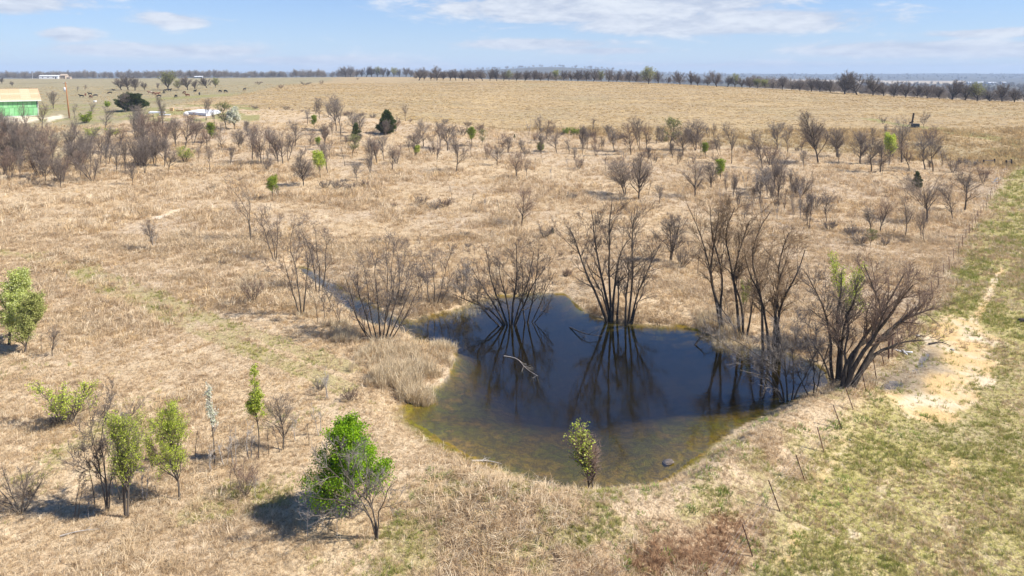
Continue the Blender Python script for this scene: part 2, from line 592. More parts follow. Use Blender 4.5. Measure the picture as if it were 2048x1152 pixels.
LANE = gpoly([(2700, 322), (2060, 322), (2022, 338), (1992, 385), (1950, 470), (1900, 560), (1868, 610), (1800, 712), (1712, 822), (1650, 905), (1590, 1000), (1500, 1152), (1440, 1300), (2900, 1300)])
DIRT = gpoly([(1775, 788), (1812, 745), (1848, 690), (1872, 655), (1905, 632), (1950, 645), (1975, 680), (1952, 740), (1960, 800), (1925, 845), (1860, 850), (1800, 832)])
PATHL = gpoly([(2003, 535), (1982, 580), (1962, 622), (1940, 650)])
LANEP = [gpoly(q) for q in ([(1620, 1000), (1665, 930), (1700, 880)], [(1700, 1090), (1760, 990), (1800, 940)], [(1560, 1120), (1600, 1060)], [(1880, 1100), (1910, 1000), (1905, 900)])]
RUTS = [gpoly(q) for q in ([(-60, 500), (60, 512), (140, 540), (240, 592), (350, 640), (470, 690), (590, 735), (690, 775)], [(120, 525), (200, 545), (300, 590), (420, 640), (520, 672), (620, 712), (700, 735)])]
SANDS = [gpoly(q) for q in ([(285, 435), (322, 430), (345, 418), (372, 416), (362, 425), (330, 432), (316, 438)], [(208, 433), (216, 423), (226, 428), (220, 434)], [(445, 556), (452, 549), (464, 554), (478, 561), (462, 565), (448, 562)],
                            [(640, 436), (652, 432), (655, 436)], [(952, 945), (975, 952), (985, 962), (960, 957)], [(125, 440), (145, 437), (148, 441)], [(88, 236), (128, 228), (128, 236), (95, 244)], [(-60, 236), (60, 232), (90, 236), (60, 246), (-60, 250)])]
BROWN = gpoly([(1140, 1160), (1230, 1110), (1330, 1060), (1440, 1020), (1500, 1050), (1480, 1110), (1440, 1170)])
FENCE_PX = [(2005, 336), (1965, 333), (1900, 327), (1780, 318), (1640, 305), (1530, 297), (1430, 290), (1330, 284), (1240, 277), (1130, 268), (1024, 262), (920, 250), (820, 243), (740, 234), (640, 224), (560, 219), (480, 216), (420, 212), (330, 208)]
FENCE = np.array([gp(*p) for p in FENCE_PX])
WET = gpoly([(1735, 238), (1790, 248), (1850, 256), (1910, 264), (1960, 272), (2020, 283), (2080, 300)])
WET2 = gpoly([(2010, 300), (2035, 315), (2048, 345), (2070, 380)])


def gridpts(*regs):
    return np.concatenate(regs)


rr, aa = rings(), azims()
NR, NA = len(rr), len(aa)
gx = (rr[:, None] * np.sin(aa)[None]).ravel()
gy = (rr[:, None] * np.cos(aa)[None]).ravel()
gz = H(gx, gy)


def masks(x, y):
    z = base_h(x, y)
    px, py = project(x, np.maximum(y, 1), z)
    n1 = fbm(x / 5, y / 5, 41) - .5
    n2 = fbm(x / 1.4, y / 1.4, 43) - .5
    far = np.clip(y / 60, .4, 6)
    out = {}
    out['lane'] = sstep(.9, -.9, poly_sd(x, y, LANE) + n1 * 2.5) * (y < 260)
    d = sstep(.8, -1.2, poly_sd(x, y, DIRT) - .5 + n1 * 3 + n2 * 1.5)
    for L in LANEP:
        d = np.maximum(d, .48 * sstep(.55, .1, line_d(x, y, L) + n2 * 1.3))
    d = np.maximum(d, .85 * sstep(.42, .12, line_d(x, y, PATHL) + n2 * .6))
    out['dirt'] = d
    r = np.zeros(x.shape)
    for L in RUTS:
        r = np.maximum(r, sstep(1.15, .35, line_d(x, y, L) + n2 * 1.0 + n1 * .4))
    # thin green growth round the foreground trees and on the near bank
    fg = sstep(.05, .3, fbm(x / 4, y / 4, 51) - .44) * sstep(37, 28, y + x * .25)
    ban = sstep(5.5, 2.2, line_d(x, y, DAM)) * sstep(.46, .62, fbm(x / 1.2, y / 1.2, 57))
    out['rut'] = r
    out['green'] = np.clip(np.maximum(np.maximum(r * 1.5, fg * .95), ban), 0, 1)
    hill = y - np.interp(np.arctan2(x, y), np.sort(np.arctan2(FENCE[:, 0], FENCE[:, 1])), FENCE[np.argsort(np.arctan2(FENCE[:, 0], FENCE[:, 1])), 1])
    out['hill'] = sstep(-6, 6, hill + n1 * 8) * sstep(60, 100, y)
    past = sstep(10, -20, (px - 640)) * sstep(255, 300, y + n1 * 30) * sstep(150, 157, py)
    edge = np.interp(px, [0, 250, 330, 420, 500, 560, 800], [400, 240, 214, 196, 186, 172, 150])
    out['pasture'] = sstep(8, -2, px - 660 + n1 * 60) * sstep(edge + 3, edge - 3, py) * (y > 120)
    lawn = ((px > 40) & (px < 520)) * sstep(252, 240, py + n1 * 16) * sstep(206, 212, py) * (y > 120)
    strip = sstep(6, 0, np.abs(py - (199 - (px - 300) * .06))) * sstep(240, 300, px) * sstep(520, 440, px) * (y > 150)
    out['lawn'] = np.clip(np.maximum(lawn * sstep(-.25, .1, n1 * 2), strip), 0, 1)
    wet = sstep(5.5, 1, line_d(x, y, WET) + n1 * 7)
    out['lawn'] = np.maximum(out['lawn'], np.maximum(wet, sstep(6, 1, line_d(x, y, WET2) + n1 * 6)))
    s = 0
    for P in SANDS:
        s = np.maximum(s, sstep(.25, -.35, poly_sd(x, y, P) + n2 * .9 * np.clip(far, .4, 1.5)))
    out['sand'] = s
    ff = (np.abs(px - 1740) < 190) * sstep(2500, 2650, y) * sstep(3500, 3300, y)
    out['woods'] = sstep(950, 1100, y) * (1 - ff)
    out['tanfar'] = ff * 1.0
    out['brown'] = sstep(.8, -.8, poly_sd(x, y, BROWN) + n1 * 4)
    sp = np.full(x.shape, 9.0)
    nr = (y > 22) & (y < 95) & (np.abs(x) < 75)
    sp[nr] = np.minimum(poly_sd(x[nr], y[nr], POND), poly_sd(x[nr], y[nr], CREEK))
    shw = .12 + 1.4 * sstep(44, 34, y) * sstep(14, 4, x)
    out['shore'] = sstep(shw, shw * .35 - .1, sp + n2 * 1.1) * (sp > -1) + 1.0 * (sp <= -1)
    pd = np.full(x.shape, 9.0)
    for P in PUDS:
        pd[nr] = np.minimum(pd[nr], poly_sd(x[nr], y[nr], P))
    out['mud'] = np.maximum(sstep(1.6, .1, pd + n2 * 1.8), .5 * sstep(0.9, .2, line_d(x, y, gpoly_mud) + n2 * 1.2))
    out['sd'] = sp
    return out


gpoly_mud = gpoly([(1775, 775), (1825, 748), (1848, 715), (1865, 690)])
mk = masks(gx, gy)
F = []
i = np.arange(NR - 1)[:, None] * NA
j = np.arange(NA)[None]
j2 = (np.arange(NA) + 1)[None] % NA
F = np.stack([i + j, i + j2, i + NA + j2, i + NA + j], -1).reshape(-1, 4)[:, ::-1]
cidx = len(gx)
V = np.stack([np.append(gx, 0), np.append(gy, 0), np.append(gz, .5)], 1)
fan = np.stack([np.full(NA, cidx), j2[0], j[0]], 1)[:, ::-1]
pad = lambda a: np.append(a, 0)
cA = np.stack([pad(mk['lane']), pad(mk['dirt']), pad(mk['green']), pad(mk['hill'])], 1)
cB = np.stack([pad(mk['pasture']), pad(mk['lawn']), pad(mk['sand']), pad(mk['woods'])], 1)
cC = np.stack([pad(mk['brown']), pad(mk['shore']), pad(mk['mud']), pad(mk['tanfar'])], 1)

gm, t = mat('ground_cover')
pos = t.n('ShaderNodeNewGeometry').outputs['Position']
flat = t.vm('MULTIPLY', pos, (1, 1, .3))
def att(n):
    a = t.n('ShaderNodeAttribute', attribute_name=n)
    s = t.n('ShaderNodeSeparateColor', {0: a.outputs['Color']})
    return s.outputs[0], s.outputs[1], s.outputs[2], a.outputs['Alpha']
lane, dirt, green, hill = att('mA')
past, lawn, sand, woods = att('mB')
brown, shore, mud, tanfar = att('mC')
big = t.noise(flat, .045, 4, .55)
med = t.noise(flat, .32, 4, .6)
clump = t.noise(flat, 2.6, 4, .62, .6)
fine = t.noise(flat, 11., 3, .65, .4)
streak = t.noise(t.vm('MULTIPLY', pos, (.16, .05, .1)), 1., 5, .65)
hstreak = t.noise(t.vm('MULTIPLY', pos, (.012, .06, .1)), 1., 5, .65, .5)
c = t.mix(t.ramp(med, .35, .66), (.49, .358, .206), (.61, .468, .295))
c = t.mix(t.ramp(big, .42, .62), c, t.mix(t.ramp(clump, .4, .6), (.44, .332, .222), (.55, .435, .305)))
tanhill = t.mix(t.ramp(hstreak, .36, .64), (.38, .285, .155), (.48, .345, .165))
tanhill = t.mix(t.math('MULTIPLY', t.ramp(t.noise(flat, .02, 4, .6, .8), .5, .66), .6), tanhill, (.33, .275, .14))
tanhill = t.mix(t.math('MULTIPLY', t.ramp(t.noise(t.vm('MULTIPLY', pos, (.05, .16, .1)), 1., 5, .7, .6), .48, .7), .6), tanhill, (.31, .225, .125))
tanhill = t.mix(t.math('MULTIPLY', t.ramp(t.noise(t.vm('MULTIPLY', pos, (.55, .30, .2)), 1., 4, .7), .46, .62), .75), tanhill, (.22, .16, .085))
tanhill = t.mix(t.math('MULTIPLY', t.ramp(t.noise(t.vm('MULTIPLY', pos, (.9, .35, .2)), 1., 3, .7), .52, .68), .65), tanhill, (.60, .45, .24))
c = t.mix(hill, c, tanhill)
c = t.mix(t.math('MULTIPLY', past, .92), c, t.mix(t.ramp(streak, .38, .62), (.31, .265, .155), (.235, .22, .115)))
c = t.mix(t.math('MULTIPLY', t.ramp(t.math('ADD', t.math('MULTIPLY', lawn, .8), t.math('MULTIPLY', t.math('SUBTRACT', med, .5), 1.5)), .3, .8), .9), c, t.mix(t.ramp(clump, .35, .65), (.20, .22, .055), (.30, .28, .09)))
gpatch = t.ramp(t.math('ADD', t.math('MULTIPLY', green, .62), t.math('ADD', t.math('MULTIPLY', t.math('SUBTRACT', clump, .5), 1.1), t.math('MULTIPLY', t.math('SUBTRACT', med, .5), .9))), .34, .66)
c = t.mix(t.math('MULTIPLY', gpatch, .75), c, (.32, .275, .105))
lanec = t.mix(t.ramp(med, .38, .64), (.34, .305, .09), (.42, .355, .14))
lanec = t.mix(t.ramp(t.noise(flat, .8, 4, .6, .8), .52, .68), lanec, (.47, .385, .19))
lanec = t.mix(t.math('MULTIPLY', t.ramp(t.noise(flat, .14, 3, .6, .8), .5, .64), .55), lanec, (.42, .345, .20))
c = t.mix(lane, c, lanec)
c = t.mix(brown, c, t.mix(t.ramp(clump, .38, .62), (.24, .15, .085), (.40, .265, .15)))
dpatch = t.ramp(t.math('ADD', t.math('MULTIPLY', dirt, .9), t.math('MULTIPLY', t.math('SUBTRACT', clump, .5), 1.0)), .25, .62)
c = t.mix(dpatch, c, t.mix(t.ramp(med, .35, .6), (.66, .545, .38), (.60, .42, .20)))
c = t.mix(sand, c, t.mix(t.ramp(med, .4, .6), (.72, .64, .50), (.66, .53, .34)))
c = t.mix(t.math('MULTIPLY', mud, .85), c, t.mix(t.ramp(clump, .4, .6), (.17, .135, .10), (.27, .225, .17)))
bedc = t.mix(t.ramp(t.noise(flat, .35, 4, .6, .5), .4, .62), (.225, .15, .02), (.16, .145, .014))
bedc = t.mix(t.ramp(t.noise(flat, .9, 4, .65, .8), .5, .72), bedc, (.31, .19, .045))
c = t.mix(shore, c, t.mix(t.ramp(clump, .40, .60), bedc, t.mix(.6, bedc, (.08, .06, .025))))
wood_c = t.mix(t.ramp(t.noise(flat, .012, 5, .7), .4, .62), (.075, .070, .05), (.13, .115, .08))
c = t.mix(woods, c, wood_c)
c = t.mix(tanfar, c, (.50, .40, .26))
# shadow in the gaps between clumps painted as dark tone, plus pale stalks
gap = t.ramp(t.math('ADD', t.math('MULTIPLY', clump, .6), t.math('MULTIPLY', fine, .4)), .30, .48)
bare = t.math('SUBTRACT', 1.0, t.math('MAXIMUM', t.math('MAXIMUM', dpatch, sand), t.math('MAXIMUM', shore, woods)), clamp=True)
c = t.mix(t.math('MULTIPLY', bare, t.math('SUBTRACT', 1., gap)), c, t.mix(.75, c, (.13, .092, .055)))
c = t.mix(t.math('MULTIPLY', bare, t.math('MULTIPLY', t.ramp(fine, .52, .66), .5)), c, (.66, .53, .36))
speck = t.noise(flat, 5.5, 4, .75, .3)  # dark specks painted in for the small shadows within the grass
c = t.mix(t.math('MULTIPLY', bare, t.math('MULTIPLY', t.ramp(speck, .50, .40), .7)), c, (.20, .145, .09))
hgt = t.math('ADD', t.math('MULTIPLY', clump, 1.0), t.math('MULTIPLY', fine, .5))
finish(t, c, .92, hgt, .75, .16, .12)

ground = obj('ground', mesh_np('ground', V, [F, fan], [gm], True, {'mA': ('POINT', 'FLOAT_COLOR', cA), 'mB': ('POINT', 'FLOAT_COLOR', cB), 'mC': ('POINT', 'FLOAT_COLOR', cC)}))
tag(ground, 'dry tan grassland rising to a low hill around the pond', kind='structure')

# ------------------------------------------------------------------ water
def water_mat(name, density, tint):
    m, t = mat(name)
    pos = t.n('ShaderNodeNewGeometry').outputs['Position']
    n = t.math('ADD', t.noise(t.vm('MULTIPLY', pos, (1.3, 3.0, 1)), 1., 3, .6, .4), t.math('MULTIPLY', t.noise(t.vm('MULTIPLY', pos, (7, 12, 1)), 1., 2, .5), .25))
    calm = t.ramp(t.noise(pos, .11, 3, .5), .35, .7)
    bmp = t.n('ShaderNodeBump', {'Height': n, 'Strength': t.math('ADD', t.math('MULTIPLY', calm, .16), .05), 'Distance': .035}).outputs[0]
    back = t.n('ShaderNodeNewGeometry').outputs['Backfacing']
    ior = t.n('ShaderNodeMapRange', {0: back, 1: 0., 2: 1., 3: 1.72, 4: 1 / 1.72}).outputs[0]
    fr = t.n('ShaderNodeFresnel', {'IOR': ior, 'Normal': bmp}).outputs[0]
    gl = t.n('ShaderNodeBsdfGlossy', {'Color': (1, 1, 1, 1), 'Roughness': .045, 'Normal': bmp})
    tr = t.n('ShaderNodeBsdfTransparent', {'Color': (.97, .98, .96, 1)})
    murk = t.n('ShaderNodeBsdfDiffuse', {'Color': (.105, .082, .022, 1)})
    body = t.n('ShaderNodeMixShader', {0: .05, 1: tr.outputs[0], 2: murk.outputs[0]})
    sh = t.n('ShaderNodeMixShader', {0: fr, 1: body.outputs[0], 2: gl.outputs[0]})
    ab = t.n('ShaderNodeVolumeAbsorption', {'Color': (*tint, 1), 'Density': density})
    t.n('ShaderNodeOutputMaterial', {'Surface': sh.outputs[0], 'Volume': ab.outputs[0]})
    return m


def water_body(name, polys, z, depth, material, label, grow=.6):
    """a closed sheet of water: top at z, bottom below the bed"""
    allp = np.vstack(polys)
    x0, y0 = allp.min(0) - grow
    x1, y1 = allp.max(0) + grow
    st = max(.35, (x1 - x0) / 120) if depth > .6 else .08
    xs, ys = np.arange(x0, x1 + st, st), np.arange(y0, y1 + st, st)
    cx, cy = np.meshgrid((xs[:-1] + xs[1:]) / 2, (ys[:-1] + ys[1:]) / 2, indexing='ij')
    d = np.minimum.reduce([poly_sd(cx.ravel(), cy.ravel(), P) for P in polys]).reshape(cx.shape)
    keep = d < grow
    ids, V, Fq = {}, [], []
    def vid(i, j, b):
        k = (i, j, b)
        if k not in ids:
            ids[k] = len(V)
            V.append((xs[i], ys[j], z - depth * b))
        return ids[k]
    I, J = np.nonzero(keep)
    S = set(zip(I.tolist(), J.tolist()))
    for a, b in S:
        Fq.append((vid(a, b, 0), vid(a + 1, b, 0), vid(a + 1, b + 1, 0), vid(a, b + 1, 0)))
        Fq.append((vid(a, b, 1), vid(a, b + 1, 1), vid(a + 1, b + 1, 1), vid(a + 1, b, 1)))
        for da, db, e in ((-1, 0, ((0, 1), (0, 0))), (1, 0, ((1, 0), (1, 1))), (0, -1, ((0, 0), (1, 0))), (0, 1, ((1, 1), (0, 1)))):
            if (a + da, b + db) not in S:
                (p, q), (r, s) = e
                Fq.append((vid(a + p, b + q, 1), vid(a + r, b + s, 1), vid(a + r, b + s, 0), vid(a + p, b + q, 0)))
    o = obj(name, mesh_np(name, np.array(V), [np.array(Fq)], [material], False))
    tag(o, label, kind='structure')
    return o


water_body('pond_water', [POND, CREEK], 0.0, 2.6, water_mat('pond_water', 1.5, (.60, .57, .14)), 'still dark blue pond water with a shallow brown-green edge')
for P, nm in zip(PUDS, ('puddle by the fence posts in the muddy lane', 'narrow puddle in the muddy rut of the lane')):
    water_body('puddle', [P], .43, .5, water_mat('puddle_water', 2.5, (.6, .5, .3)), nm, .2)

# ------------------------------------------------------------------ haze: the air over the whole landscape
hm, t = mat('haze')
hv = t.n('ShaderNodeVolumePrincipled', {'Color': (.62, .78, 1.0, 1), 'Density': 0.00017, 'Anisotropy': 0.0})
t.n('ShaderNodeOutputMaterial', {'Volume': hv.outputs[0]})
mb = MB()
mb.box((0, 0, 40), (15400, 15400, 150))
hz = mb.build('haze', hm)
tag(hz, 'thin pale blue air over the far hills', kind='stuff')
# ------------------------------------------------------------------ trees: branch growing
def unit(v):
    return v / (np.linalg.norm(v, axis=-1, keepdims=True) + 1e-12)


def grow(rng, P0, D, L, R, nseg, wander, up, tip=.35):
    n = len(P0)
    pts = np.empty((n, nseg + 1, 3))
    pts[:, 0] = P0
    D = unit(D)
    for k in range(nseg):
        D = unit(D + rng.normal(0, wander, (n, 3)) + np.array([0, 0, up]))
        pts[:, k + 1] = pts[:, k] + D * (L / nseg)[:, None]
    f = np.linspace(1, tip, nseg + 1)
    return pts, R[:, None] * f[None]


def spawn(rng, pts, rad, L, k, t0, t1, ang, lenr, rr, shape=lambda t: 1.0, upb=0.0, minr=.003):
    n, m, _ = pts.shape
    k = np.broadcast_to(np.asarray(k), (n,)).astype(int)
    idx = np.repeat(np.arange(n), k)
    N = len(idx)
    t = t0 + (t1 - t0) * rng.random(N)
    f = t * (m - 1)
    a = np.minimum(f.astype(int), m - 2)
    b = (f - a)[:, None]
    P = pts[idx, a] * (1 - b) + pts[idx, a + 1] * b
    T = unit(pts[idx, a + 1] - pts[idx, a])
    rv = rng.normal(0, 1, (N, 3))
    perp = unit(rv - (rv * T).sum(1, keepdims=True) * T)
    th = np.radians(ang[0] + ang[1] * rng.normal(0, 1, N))[:, None]
    D = T * np.cos(th) + perp * np.sin(th)
    D[:, 2] += upb
    r = rad[idx, a] * (1 - b[:, 0]) + rad[idx, a + 1] * b[:, 0]
    Lc = L[idx] * (lenr[0] + lenr[1] * rng.random(N)) * shape(t)
    return P, unit(D), Lc, np.maximum(r * (rr[0] + rr[1] * rng.random(N)), minr)


def pack(levels, S):
    """levels: list of (pts, rad) -> one vertex and face set"""
    V, Q, n = [], [], 0
    for (p, r), s in zip(levels, S):
        if not len(p):
            continue
        v, q = tubes(p, r, s)
        V.append(v)
        Q.append(q + n)
        n += len(v)
    return np.vstack(V), np.vstack(Q)


def leaves(rng, pts, n, size, spread=.05, t0=.2, sel=None, aspect=.75):
    """diamond leaf sprays set along the twigs"""
    if sel is not None:
        pts = pts[sel]
    m = pts.shape[1]
    i = rng.integers(0, len(pts), n)
    t = (t0 + (1 - t0) * rng.random(n)) * (m - 1)
    a = np.minimum(t.astype(int), m - 2)
    b = (t - a)[:, None]
    P = pts[i, a] * (1 - b) + pts[i, a + 1] * b + rng.normal(0, spread, (n, 3))
    return leaf_quads(rng, P, size, aspect)


def leaf_quads(rng, P, size, aspect=.75, D=None, flat=.0):
    n = len(P)
    u = unit(rng.normal(0, 1, (n, 3)) + np.array([0, 0, -.1])) if D is None else unit(D + rng.normal(0, .25, (n, 3)))
    v = unit(np.cross(u, rng.normal(0, 1, (n, 3))))
    s = size * (.6 + .8 * rng.random(n))[:, None]
    w_ = np.cross(u, v) * .18
    V = np.stack([P, P + s * (u * .5 + v * .5 * aspect + w_), P + s * u, P + s * (u * .5 - v * .5 * aspect + w_)], 1).reshape(-1, 3)
    k = np.arange(n)[:, None] * 4
    return V, np.hstack([k, k + 1, k + 2]), np.hstack([k, k + 2, k + 3])


PROTO = {}


def reg(kind, trunk, crown, height, leaf=None):
    top = 0
    for m_ in (trunk, crown):
        if m_ is not None:
            co = np.empty(len(m_.vertices) * 3, np.float32)
            m_.vertices.foreach_get('co', co)
            top = max(top, float(np.percentile(co[2::3], 99.7)))
    height = top
    PROTO.setdefault(kind, []).append((trunk, crown, height, leaf))


def skeleton(rng, hgt, P):
    """one-stemmed or many-stemmed young tree"""
    ns = P.get('stems', 1)
    a = rng.random(ns) * 6.283 if ns > 1 else rng.random(1) * 6.28
    if ns > 1:
        a = (np.arange(ns) + rng.random(ns) * .6) / ns * 6.283
    lean = P.get('lean', .04) * (.6 + .8 * rng.random(ns))
    D = np.stack([np.cos(a) * lean, np.sin(a) * lean, np.ones(ns)], 1)
    P0 = np.stack([np.cos(a), np.sin(a), np.zeros(ns)], 1) * (.06 * (ns > 1))
    P0[:, 2] = -.12
    L0 = hgt * (P.get('stemlen', (.9, .1))[0] + P.get('stemlen', (.9, .1))[1] * rng.random(ns))
    R0 = np.full(ns, P['r0']) * (.75 + .5 * rng.random(ns) if ns > 1 else 1)
    p0, r0 = grow(rng, P0, D, L0, R0, 9, P.get('w0', .05), .02, P.get('tip0', .16))
    lv = [(p0, r0)]
    sh = P.get('shape', lambda t: 1.15 - t * .85)
    c = spawn(rng, p0, r0, L0, P['n1'], P.get('t1', .22), .97, P['a1'], P['l1'], (.45, .25), sh, P.get('up1', .2), .008)
    p1, r1 = grow(rng, *c, 6, .09, P.get('u1', .07), .3)
    lv.append((p1, r1))
    k2 = np.maximum(1, np.round(P['n2'] * c[2] / np.mean(c[2]))).astype(int)
    c2 = spawn(rng, p1, r1, c[2], k2, .2, 1., P.get('a2', (38, 12)), P.get('l2', (.3, .3)), (.45, .25), lambda t: 1.1 - t * .6, .1, .006)
    p2, r2 = grow(rng, *c2, 3, .12, .05, .35)
    lv.append((p2, r2))
    c3 = spawn(rng, p2, r2, c2[2], P['n3'], .15, 1., (38, 14), P.get('l3', (.4, .4)), (.5, .3), lambda t: 1.1 - t * .5, .08, P.get('tw', .0045))
    p3, r3 = grow(rng, *c3, 2, .15, .05, .4)
    lv.append((p3, r3))
    return lv


def make_tree(kind, seed, hgt, P, bark, twig, leafm=None, nleaf=0, lsize=.1, leafsel=None, lspread=.06):
    rng = np.random.default_rng(seed)
    lv = skeleton(rng, hgt, P)
    V, Q = pack(lv[:2], (7, 5))
    tr = mesh_np(kind + '_trunk', V, [Q], [M[bark]], True)
    V, Q = pack(lv[2:], (3, 3))
    faces = [Q]
    cr = mesh_np(kind + '_crown', V, faces, [M[twig]])
    lf = None
    if leafm:
        allt = lv[3][0]
        if leafsel is not None:
            allt = allt[leafsel(allt[:, 0], hgt)]
        V, A, B = leaves(rng, allt, nleaf, lsize, lspread)
        lf = mesh_np(kind + '_leaves', V, [A, B], [M[leafm]])
    reg(kind, tr, cr, hgt, lf)


UPR = dict(r0=.08, n1=28, n2=9, n3=5, a1=(46, 9), l1=(.24, .16), t1=.2, tw=.008, shape=lambda t: .5 + .85 * np.sin(np.clip(t * 1.05, 0, 1) * 3.0))
for s in range(8):      # young upright trees of the scrub
    make_tree('bare_sapling', 100 + s, 5.0, dict(UPR, n1=20 + s * 2, a1=(36 + s * 2.5, 8), w0=.05 + .02 * (s % 3), stems=1 + (s % 4 == 3)), 'bark', ('twig', 'twig_grey', 'twig_red', 'twig')[s % 4])
for s in range(4):      # broad dark ones
    make_tree('bare_broad', 130 + s, 5.0, dict(r0=.11, n1=19, n2=12, n3=6, a1=(54, 10), l1=(.40, .24), t1=.25, tip0=.1, shape=lambda t: .55 + .75 * np.sin(np.clip(t, 0, 1) * 2.9), up1=.25, tw=.008), 'bark_dark', 'twig')
for s in range(3):      # dense pyramids
    make_tree('bare_pyramid', 150 + s, 6.0, dict(r0=.085, n1=50, n2=10, n3=4, a1=(50, 6), l1=(.40, .12), t1=.14, up1=.35, u1=.10, shape=lambda t: 1.25 - t * 1.02, tw=.007), 'bark_dark', 'twig')
for s in range(4):      # tall thin ones
    make_tree('bare_slender', 160 + s, 5.5, dict(r0=.065, n1=24, n2=7, n3=4, a1=(32, 8), l1=(.23, .16), t1=.3, w0=.07, up1=.25, shape=lambda t: .75 + .5 * np.sin(t * 3.1), stems=1 + s % 2, lean=.09, tw=.008), 'bark', 'twig')
for s in range(4):      # many-stemmed shrubs
    make_tree('bare_shrub', 180 + s, 3.0, dict(r0=.03, stems=7, lean=.42, n1=10, n2=7, n3=4, a1=(34, 10), l1=(.30, .22), t1=.2, stemlen=(.7, .35), tip0=.25, tw=.0055), 'bark', ('twig', 'twig_red')[s % 2])
for s in range(4):      # low brush
    make_tree('brush', 190 + s, 1.2, dict(r0=.012, stems=14, lean=.75, n1=6, n2=5, n3=3, a1=(38, 12), l1=(.35, .3), t1=.1, stemlen=(.6, .5), tip0=.4, tw=.004), 'bark', ('twig', 'twig_grey', 'twig_red')[s % 3])
for s in range(4):      # whips
    make_tree('bare_whip', 200 + s, 2.4, dict(r0=.026, n1=9, n2=4, n3=3, a1=(34, 10), l1=(.22, .2), t1=.4, w0=.06, up1=.2, stems=1 + s % 2, lean=.1, tw=.0055), 'bark_pale' if s % 2 else 'bark', 'twig_pale' if s % 2 else 'twig')
for s in range(3):      # pale little forked trees
    make_tree('pale_sapling', 210 + s, 2.2, dict(r0=.022, n1=9, n2=6, n3=3, a1=(50, 9), l1=(.38, .2), t1=.45, up1=.25, shape=lambda t: 1.0, stemlen=(.75, .1), tw=.0045), 'bark_pale', 'twig_pale')
for s in range(5):      # spreading oaks of the ridge
    make_tree('oak', 220 + s, 8.0, dict(r0=.26, n1=24, n2=15, n3=6, a1=(50, 14), l1=(.80, .30), t1=.25, tip0=.15, w0=.10, up1=.30, u1=.06, shape=lambda t: 1.15 - t * .35, stemlen=(.50, .08), l2=(.26, .22), l3=(.45, .35), tw=.02), 'bark_dark', 'twig_oak')
for s in range(2):
    make_tree('budding_oak', 230 + s, 8.0, dict(r0=.24, n1=22, n2=13, n3=5, a1=(48, 13), l1=(.78, .28), t1=.25, tip0=.15, w0=.08, up1=.35, shape=lambda t: 1.15 - t * .35, stemlen=(.52, .08), l2=(.26, .22), tw=.016), 'bark_dark', 'twig_oak', 'leaf_dull', 1500, .28, None, .3)
# leafing pears
PEAR = dict(r0=.06, n1=36, n2=8, n3=4, a1=(42, 8), l1=(.31, .14), t1=.24, up1=.3, u1=.08, shape=lambda t: .55 + .75 * np.sin(np.clip(t, 0, 1) * 2.6 + .35) - t * .25, tw=.005)
for s in range(3):
    make_tree('green_pear', 240 + s, 4.0, dict(PEAR, n1=30 + 4 * s), 'bark', 'twig', 'leaf' if s < 2 else 'leaf_yel', 3000, .14, None, .09)
make_tree('green_pear_fore', 250, 4.0, dict(PEAR, n1=34, n2=8, a1=(38, 8), l1=(.22, .12), stems=3, lean=.07, t1=.3), 'bark', 'twig', 'leaf_yel', 7600, .062, None, .06)
make_tree('green_pear_fore', 251, 4.0, dict(PEAR, n1=44, n2=8, a1=(44, 8), l1=(.30, .16), t1=.24), 'bark', 'twig', 'leaf_yel', 8200, .062, None, .06)
make_tree('big_green', 252, 4.6, dict(PEAR, r0=.08, n1=64, n2=11, n3=5, a1=(52, 9), l1=(.40, .12), t1=.08, shape=lambda t: 1.12 - t * .78), 'bark', 'twig', 'leaf_bright', 30000, .082, None, .10)
make_tree('left_green', 253, 4.6, dict(PEAR, r0=.08, n1=44, n2=9, a1=(46, 9), l1=(.32, .12), t1=.12, shape=lambda t: 1.15 - t * .7), 'bark', 'twig', 'leaf_dull', 15000, .075, None, .08)
make_tree('left_green', 254, 4.6, dict(PEAR, r0=.08, n1=44, n2=9, a1=(46, 9), l1=(.30, .12), t1=.15, shape=lambda t: 1.15 - t * .7), 'bark', 'twig', 'leaf_pale', 16000, .075, None, .08)
make_tree('top_leafed', 255, 4.2, dict(PEAR, r0=.035, n1=30, n2=5, a1=(26, 7), l1=(.13, .08), t1=.4, shape=lambda t: 1.1 - t * .6), 'bark', 'twig', 'leaf_yel', 3000, .062, lambda p, h: p[:, 2] > .48 * h, .05)
make_tree('top_blossom', 256, 3.6, dict(PEAR, r0=.03, n1=26, n2=5, a1=(28, 7), l1=(.13, .08), t1=.4, shape=lambda t: 1.1 - t * .6), 'bark', 'twig_pale', 'blossom', 1100, .06, lambda p, h: p[:, 2] > .52 * h, .04)
make_tree('blossom_tree', 257, 4.2, dict(PEAR, n1=40, n2=8, a1=(42, 8), l1=(.33, .12), t1=.15, shape=lambda t: 1.2 - t * .85), 'bark', 'twig', 'blossom', 7000, .17, None, .08)
make_tree('half_leafed', 258, 2.9, dict(PEAR, r0=.035, n1=40, n2=6, a1=(26, 7), l1=(.22, .1), t1=.12, stems=2, lean=.08), 'bark', 'twig_red', 'leaf_yel', 1100, .06, lambda p, h: (p[:, 0] < -.08) & (p[:, 2] > .3 * h), .03)
make_tree('yellow_shrub', 259, 2.2, dict(r0=.02, stems=8, lean=.5, n1=9, n2=6, n3=3, a1=(38, 10), l1=(.30, .2), t1=.2, stemlen=(.7, .3), tip0=.25, tw=.004), 'bark', 'twig', 'leaf_yel', 2200, .055, None, .06)
make_tree('sparse_green', 260, 4.5, dict(UPR, n1=26), 'bark', 'twig', 'leaf_dull', 1400, .12, None, .08)
